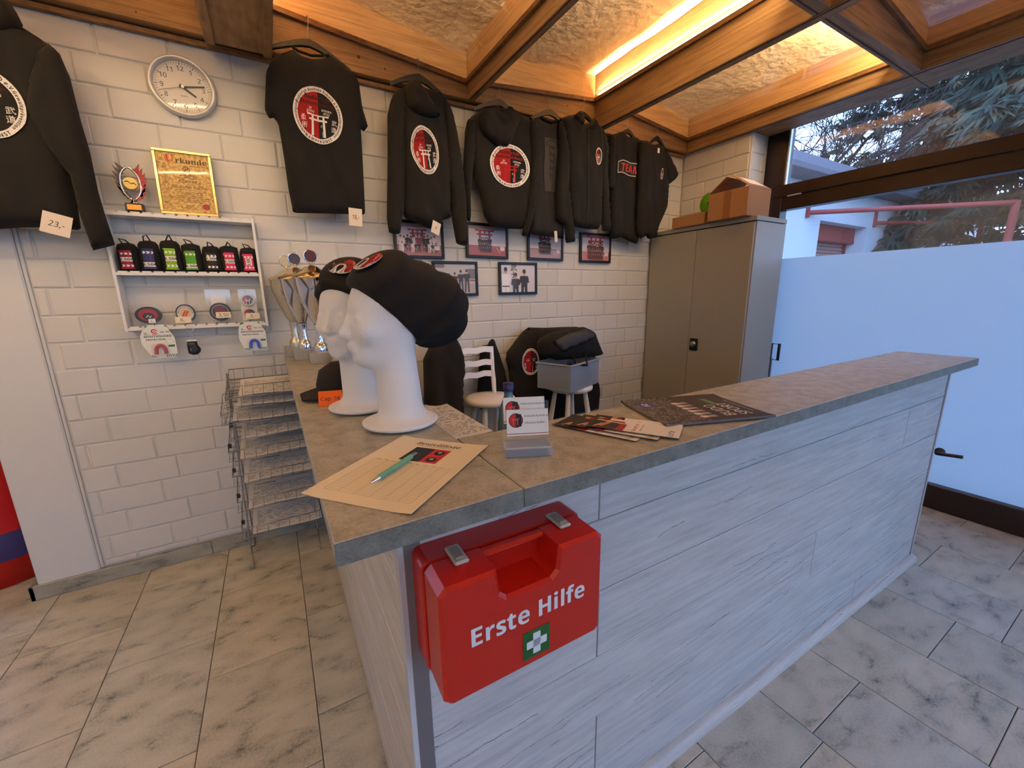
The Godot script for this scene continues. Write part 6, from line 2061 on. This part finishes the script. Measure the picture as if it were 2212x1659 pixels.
func build_counter_things() -> void:
	var foam := mat("foam", Color(0.90, 0.905, 0.90), 0.75)
	tri_map(bumped(foam, store["fine"], 0.05), Vector3.ONE * 9.0)
	var hm := nets(Vector3(-0.11, -0.008, -0.13), Vector3(0.11, 0.42, 0.12), 0.0055, head_field)
	var hat := nets(Vector3(-0.11, 0.13, -0.24), Vector3(0.11, 0.45, 0.11), 0.007, hat_field)
	var spots := [[Vector3(0.232, CT, -1.0), -1.50, "nearer white foam head in profile, wearing a slouchy black beanie", "slouchy black beanie with club badge on the nearer foam head"], [Vector3(0.185, CT, -1.20), -0.80, "farther white foam head facing the camera side, wearing a black beanie", "black beanie with small red badge on the farther foam head"]]
	for s in spots:
		var h := thing("foam_head", s[2], "mannequin head", s[0], s[1])
		obj("head", hm, foam, h)
		var b := thing("beanie", s[3], "hat", s[0], s[1])
		obj("cap", hat, store["black_jersey"], b)
		var bd := obj("badge", lathe_mesh([Vector2(0.036, -0.004), Vector2(0.034, 0.001), Vector2(0.0, 0.004)], 28), store["logo_cloth_red"], b, Vector3(0.02, 0.398, 0.035))
		bd.rotation = Vector3(0.55, 0, -0.15)
	var cap := thing("baseball_cap", "black baseball cap behind the farther foam head", "cap", Vector3(0.185, CT, -1.45), -1.1)
	obj("crown", lathe_mesh([Vector2(0.085, 0.0), Vector2(0.088, 0.04), Vector2(0.075, 0.085), Vector2(0.04, 0.108), Vector2(0.0, 0.113)], 28), store["black_jersey"], cap)
	obj("visor", extrude_mesh(smooth_poly(PackedVector2Array([Vector2(-0.075, 0.04), Vector2(0.075, 0.04), Vector2(0.07, 0.12), Vector2(0.0, 0.155), Vector2(-0.07, 0.12)]), 0.015), 0.0, 0.005, 0.0015), store["black_jersey"], cap, Vector3(0, 0.03, 0)).rotation.x = PI / 2 + 0.12
	var oc := thing("price_card", "folded orange price card in front of the baseball cap", "card", Vector3(0.125, CT, -1.315), -0.25)
	for s in [-1.0, 1.0]:
		var q := obj("card", box_mesh(Vector3(0.066, 0.046, 0.0008)), printed("orange_note", note(128, 96, "Cap 5€", 34, Color(0.95, 0.40, 0.06)), 0.7), oc, Vector3(0, 0.022, s * 0.011))
		q.rotation.x = -s * 0.42
	var c := Canvas.new(512, 724, Color(0.93, 0.88, 0.76))
	c.text("Bestellliste", Vector2(256, 84), 46, Color(0.1, 0.1, 0.1), "Droid Serif!", 1, 1.0, 0.2)
	c.rect(150, 96, 212, 3, Color(0.1, 0.1, 0.1))
	c.rect(160, 120, 110, 170, Color(0.05, 0.04, 0.04))
	for k in 2:
		c.rect(270, 120 + k * 85, 90, 84, Color(0.72, 0.10, 0.10))
		c.disc(Vector2(316, 165 + k * 85), 27, Color(0.1, 0.06, 0.06))
		c.disc(Vector2(316, 158 + k * 85), 11, Color(0.75, 0.70, 0.68))
	for k in 23: c.rect(48, 322 + k * 15, 416, 1.2, Color(0.42, 0.38, 0.32))
	for x in [48, 118, 196, 272, 340, 404, 464]: c.rect(x, 322, 1.2, 331, Color(0.42, 0.38, 0.32))
	for k in 9: c.line([Vector2(54 + k * 44, 318 - k % 2 * 6), Vector2(84 + k * 42, 316 + k % 3 * 4)], 2, Color(0.15, 0.15, 0.3))
	paper("cream order list headed Bestellliste lying on the counter corner", "paper", Vector3(0.187, CT + 0.0003, -0.726), 0.2125, 0.295, -0.87, c.tex(), "order_list")
	var pen := thing("ballpoint_pen", "mint green ballpoint pen lying on the order list", "pen", Vector3(0.166, CT + 0.0085, -0.724), 0.69)
	obj("barrel", tube_mesh([Vector3(-0.05, 0, 0), Vector3(0.05, 0, 0)], 0.0052, 12), mat("mint", Color(0.36, 0.64, 0.54), 0.3), pen)
	obj("tip", tube_mesh([Vector3(-0.072, 0, 0), Vector3(-0.05, 0, 0)], [0.0015, 0.005], 12), store["chrome"], pen)
	obj("button", tube_mesh([Vector3(0.05, 0, 0), Vector3(0.068, 0, 0)], [0.0048, 0.003], 12), store["chrome"], pen)
	var hd := thing("card_holder", "clear acrylic business card holder on the counter's joint", "card holder", Vector3(0.42, CT, -0.665), -0.42)
	obj("base", box_mesh(Vector3(0.096, 0.022, 0.05), 0.003, Vector3(0, 0.011, 0)), store["box_clear"], hd)
	obj("back", box_mesh(Vector3(0.096, 0.085, 0.003), 0.001, Vector3(0, 0.062, -0.024)), store["clear"], hd)
	c = Canvas.new(256, 160, Color(0.91, 0.92, 0.90))
	c.disc(Vector2(56, 66), 44, Color(0.1, 0.09, 0.09))
	c.disc(Vector2(56, 66), 40, Color(0.72, 0.08, 0.11))
	c.rect(56, 28, 34, 76, Color(0.06, 0.05, 0.05))
	torii(c, Vector2(54, 74), 44, Color(0.85, 0.4, 0.4))
	c.text("Budoclub Bushido Asbach e.V.", Vector2(108, 46), 15, Color(0.2, 0.2, 0.2), "Droid Serif")
	c.text("Johannes Buffen", Vector2(108, 88), 16, Color(0.2, 0.2, 0.2), "Droid Serif", 0, 1.0, 0.15)
	c.rect(0, 146, 256, 4, Color(0.6, 0.1, 0.12))
	var cp := printed("business_card", c.tex(), 0.6)
	for k in 2:
		var bc := obj("business_cards", box_mesh(Vector3(0.085, 0.053, 0.004)), cp, null, Vector3(0.42, CT, -0.665) + Vector3(-0.004 + 0.005 * k, 0.088 - 0.022 * k, -0.016 + 0.014 * k).rotated(Vector3.UP, -0.42))
		bc.rotation = Vector3(-0.2, -0.42, 0)
		tag(bc, ["rear stack of business cards, standing higher in the acrylic holder", "front stack of business cards in the acrylic holder"][k], "business card")
	var bt := thing("water_bottle", "clear blue plastic bottle with dark blue cap behind the card holder", "bottle", Vector3(0.585, 0.87, -1.03))
	obj("bottle", lathe_mesh([Vector2(0.0, 0), Vector2(0.033, 0.0), Vector2(0.035, 0.01), Vector2(0.035, 0.17), Vector2(0.028, 0.215), Vector2(0.013, 0.255), Vector2(0.013, 0.275)], 28), mat("bottle_blue", Color(0.30, 0.44, 0.50), 0.15), bt)
	obj("screw_cap", lathe_mesh([Vector2(0.0155, 0.27), Vector2(0.016, 0.293), Vector2(0.0, 0.295)], 20), mat("cap_blue", Color(0.08, 0.09, 0.36), 0.4), bt)
	var rs := obj("rear_shelf", box_mesh(Vector3(0.5, 0.02, 0.2), 0.002), mat("desk_grey", Color.WHITE), null, Vector3(0.66, 0.86, -0.96))
	tag(rs, "grey inner shelf under the front counter carrying the bottle", "shelf")
	c = Canvas.new(200, 424, Color(0.92, 0.90, 0.87))
	c.rect(0, 0, 200, 150, Color(0.09, 0.06, 0.06))
	c.poly(PackedVector2Array([Vector2(0, 130), Vector2(90, 146), Vector2(200, 96), Vector2(200, 130), Vector2(110, 178), Vector2(0, 178)]), Color(0.55, 0.05, 0.09))
	c.line([Vector2(60, 60), Vector2(110, 84), Vector2(196, 100)], 26, Color(0.72, 0.47, 0.36))
	c.line([Vector2(40, 34), Vector2(92, 60)], 12, Color(0.78, 0.55, 0.45))
	c.text("FÜR SPORTLER", Vector2(100, 232), 22, Color(0.66, 0.10, 0.14), "Droid Sans!", 1)
	c.text("sicher trainieren", Vector2(100, 256), 15, Color(0.4, 0.38, 0.38), "Droid Sans", 1)
	c.text("Korte", Vector2(60, 398), 40, Color(0.3, 0.3, 0.32), "Droid Sans", 1)
	var fly := c.tex()
	for k in 3: paper("%s of three fanned white and red leaflets on the counter" % ["lowest and leftmost", "middle", "uppermost and rightmost"][k], "leaflet", Vector3(0.655 + 0.033 * k, CT + 0.0006 + 0.0012 * k, -0.705 + 0.022 * k), 0.104, 0.212, 0.40 + 0.08 * k, fly, "leaflet_print", "leaflets on the counter")
	c = Canvas.new(512, 724, Color(0.13, 0.10, 0.09))
	for k in 1500: c.disc(Vector2(rng.randf() * 512, pow(rng.randf(), 1.5) * 330), rng.randf_range(4, 12), Color(0.45, 0.46, 0.48).lerp(Color(0.22, 0.18, 0.18), rng.randf()), 1.0, 6)
	c.rect(330, 60, 110, 110, Color(0.10, 0.20, 0.45))
	c.text("FZ", Vector2(385, 130), 56, Color(0.92, 0.92, 0.95), "Droid Sans!", 1)
	for k in 6: person_shape(c, 90 + k * 56.0, 400, 130, Color(0.85, 0.80, 0.78), Color(0.80, 0.75, 0.74), Color(0.75, 0.55, 0.45))
	c.text("BUDO", Vector2(70, 530), 104, Color(0.93, 0.92, 0.90), "Droid Sans", 0, 1.0, 0.0, 0.8)
	c.text("SPORT", Vector2(70, 640), 104, Color(0.93, 0.92, 0.90), "Droid Sans", 0, 1.0, 0.0, 0.8)
	c.rect(300, 540, 130, 44, Color(0.30, 0.50, 0.28))
	c.rect(120, 682, 260, 6, Color(0.7, 0.68, 0.66))
	paper("dark glossy magazine titled BUDO SPORT on the counter's right part", "magazine", Vector3(0.968, CT + 0.0006, -0.68), 0.235, 0.31, -1.92 + PI, c.tex(), "magazine_print", "", 0.006).rotation.y = 1.25 + 0.0
	# papers on the lower desk
	paper("grey printed desk pad on the lower desk", "paper", Vector3(0.72, 0.741, -2.10), 0.36, 0.70, 0.0, form_print(70, 2, ""), "pad_print")
	paper("white letter sheet lying on the desk pad, nearest the bottle", "paper", Vector3(0.66, 0.7425, -1.93), 0.21, 0.297, 0.5, form_print(71, 1, ""), "letter_print")
	paper("white sheet under the yellow pencil on the desk pad", "paper", Vector3(0.66, 0.744, -2.26), 0.21, 0.297, 0.2, form_print(72, 1, ""), "letter2_print")
	var yp := obj("pencil", tube_mesh([Vector3(-0.08, 0, 0), Vector3(0.065, 0, 0), Vector3(0.085, 0, 0)], [0.005, 0.005, 0.001], 6), mat("pencil_yellow", Color(0.85, 0.60, 0.08), 0.5), null, Vector3(0.66, 0.754, -2.18))
	yp.rotation.y = 0.35
	tag(yp, "yellow pencil lying on white sheets on the lower desk", "pencil")
	# cups at the wall end
	for k in 4:
		var s: float = [1.0, 1.0, 0.95, 0.0][k]
		var t := thing("trophy_cup", ["front silver trophy cup with lid and medallion beside the foam heads", "second silver trophy cup behind the front one", "rearmost pale trophy cup against the brick wall", "low green and silver trophy bowl right of the lidded cups"][k], "trophy", [Vector3(0.195, CT, -2.25), Vector3(0.135, CT, -2.43), Vector3(0.10, CT, -2.585), Vector3(0.285, CT, -2.12)][k], 0.0, "trophies at the wall end of the counter")
		obj("marble_base", box_mesh(Vector3(0.12, 0.055, 0.11), 0.002, Vector3(0, 0.0275, 0)), store["marble_dark"], t)
		var m: Material = store["chrome"] if k != 2 else mat("pale_metal", Color(0.82, 0.80, 0.72), 0.25, 0.7)
		if k < 3:
			obj("stem", lathe_mesh([Vector2(0.034, 0.055), Vector2(0.034, 0.075), Vector2(0.03, 0.09), Vector2(0.018, 0.105), Vector2(0.022, 0.12), Vector2(0.016, 0.135), Vector2(0.022, 0.18), Vector2(0.022, 0.19)], 24), m, t)
			obj("bowl", lathe_mesh([Vector2(0.018, 0.19), Vector2(0.035, 0.22), Vector2(0.062, 0.29), Vector2(0.085, 0.36), Vector2(0.088, 0.41), Vector2(0.092, 0.415)], 32), m, t)
			obj("lid", lathe_mesh([Vector2(0.092, 0.415), Vector2(0.09, 0.425), Vector2(0.06, 0.44), Vector2(0.03, 0.465), Vector2(0.006, 0.475), Vector2(0.004, 0.49)], 32), mat("lid_gold", Color(0.84, 0.76, 0.60), 0.12, 1.0) if k < 2 else m, t)
			obj("medallion", extrude_mesh(ring2(0.026, 24), -0.004, 0.004, 0.001), mat("medallion_%d" % k, [Color(0.30, 0.08, 0.07), Color(0.25, 0.25, 0.33), Color(0.75, 0.73, 0.65)][k], 0.4), t, Vector3(0, 0.515, 0))
			var rr := []
			for q in 24: rr.append(Vector3(cos(TAU * q / 24) * 0.029, 0.515 + sin(TAU * q / 24) * 0.029, 0))
			obj("medallion_rim", tube_mesh(rr, 0.004, 6, true), m, t)
		else:
			obj("stem", lathe_mesh([Vector2(0.03, 0.055), Vector2(0.014, 0.08), Vector2(0.014, 0.22), Vector2(0.02, 0.25)], 20), m, t)
			obj("bowl", lathe_mesh([Vector2(0.02, 0.25), Vector2(0.05, 0.275), Vector2(0.07, 0.315)], 28), mat("bowl_green", Color(0.02, 0.22, 0.10), 0.15, 0.7), t)
			obj("rim", lathe_mesh([Vector2(0.07, 0.315), Vector2(0.076, 0.325), Vector2(0.073, 0.335), Vector2(0.062, 0.33)], 28), m, t)


# ---------------------------------------------------------------- first-aid box

func build_aid_box() -> void:
	var red := mat("aid_red", Color(0.74, 0.115, 0.05), 0.32)
	var t := thing("first_aid_box", "red first-aid box lettered Erste Hilfe hanging on the counter front", "first-aid box", Vector3(0.327, 0.770, -0.643), -0.017)
	var w := 0.322
	var h := 0.218
	var notch := PackedVector2Array([Vector2(-w / 2, 0.012), Vector2(-w / 2 + 0.012, 0), Vector2(w / 2 - 0.012, 0), Vector2(w / 2, 0.012), Vector2(w / 2, h - 0.012), Vector2(w / 2 - 0.012, h), Vector2(0.062, h), Vector2(0.056, h - 0.045), Vector2(0.044, h - 0.056), Vector2(-0.044, h - 0.056), Vector2(-0.056, h - 0.045), Vector2(-0.062, h), Vector2(-w / 2 + 0.012, h), Vector2(-w / 2, h - 0.012)])
	obj("rear_shell", extrude_mesh(rounded(w + 0.008, h, 0.014, 4, Vector2(0, h / 2)), 0.0, 0.058, 0.003), red, t)
	obj("seam", extrude_mesh(rounded(w - 0.006, h - 0.012, 0.012, 4, Vector2(0, h / 2)), 0.056, 0.066), red, t)
	obj("front_shell", extrude_mesh(notch, 0.064, 0.135, 0.006), red, t)
	obj("handle", box_mesh(Vector3(0.13, 0.014, 0.02), 0.005, Vector3(0, h - 0.006, 0.074)), red, t)
	for x in [-0.105, 0.105]:
		var cl := obj("clasp", box_mesh(Vector3(0.026, 0.007, 0.054), 0.003, Vector3(x, h + 0.004, 0.068)), mat("clasp_grey", Color(0.72, 0.72, 0.70), 0.35), t)
		obj("clasp_inset", box_mesh(Vector3(0.014, 0.003, 0.034), 0.001, Vector3(x, h + 0.0085, 0.068)), mat("clasp_inset", Color(0.58, 0.58, 0.56), 0.4), cl)
	var white := mat("print_white", Color(0.88, 0.88, 0.89), 0.5)
	var tm := TextMesh.new()
	var f := SystemFont.new()
	f.font_names = PackedStringArray(["Droid Sans"])
	f.font_weight = 700
	tm.font = f
	tm.text = "Erste Hilfe"
	tm.font_size = 64
	tm.pixel_size = 0.00072
	tm.depth = 0.0008
	obj("lettering", tm, white, t, Vector3(0.002, 0.112, 0.1356)).scale.x = 1.02
	obj("green_field", box_mesh(Vector3(0.056, 0.056, 0.0008), 0.0, Vector3(0.012, 0.046, 0.1354)), mat("aid_green", Color(0.03, 0.36, 0.13), 0.5), t)
	for s in [Vector3(0.042, 0.015, 0.0008), Vector3(0.015, 0.042, 0.0008)]: obj("white_cross", box_mesh(s, 0.0, Vector3(0.012, 0.046, 0.1362)), white, t)
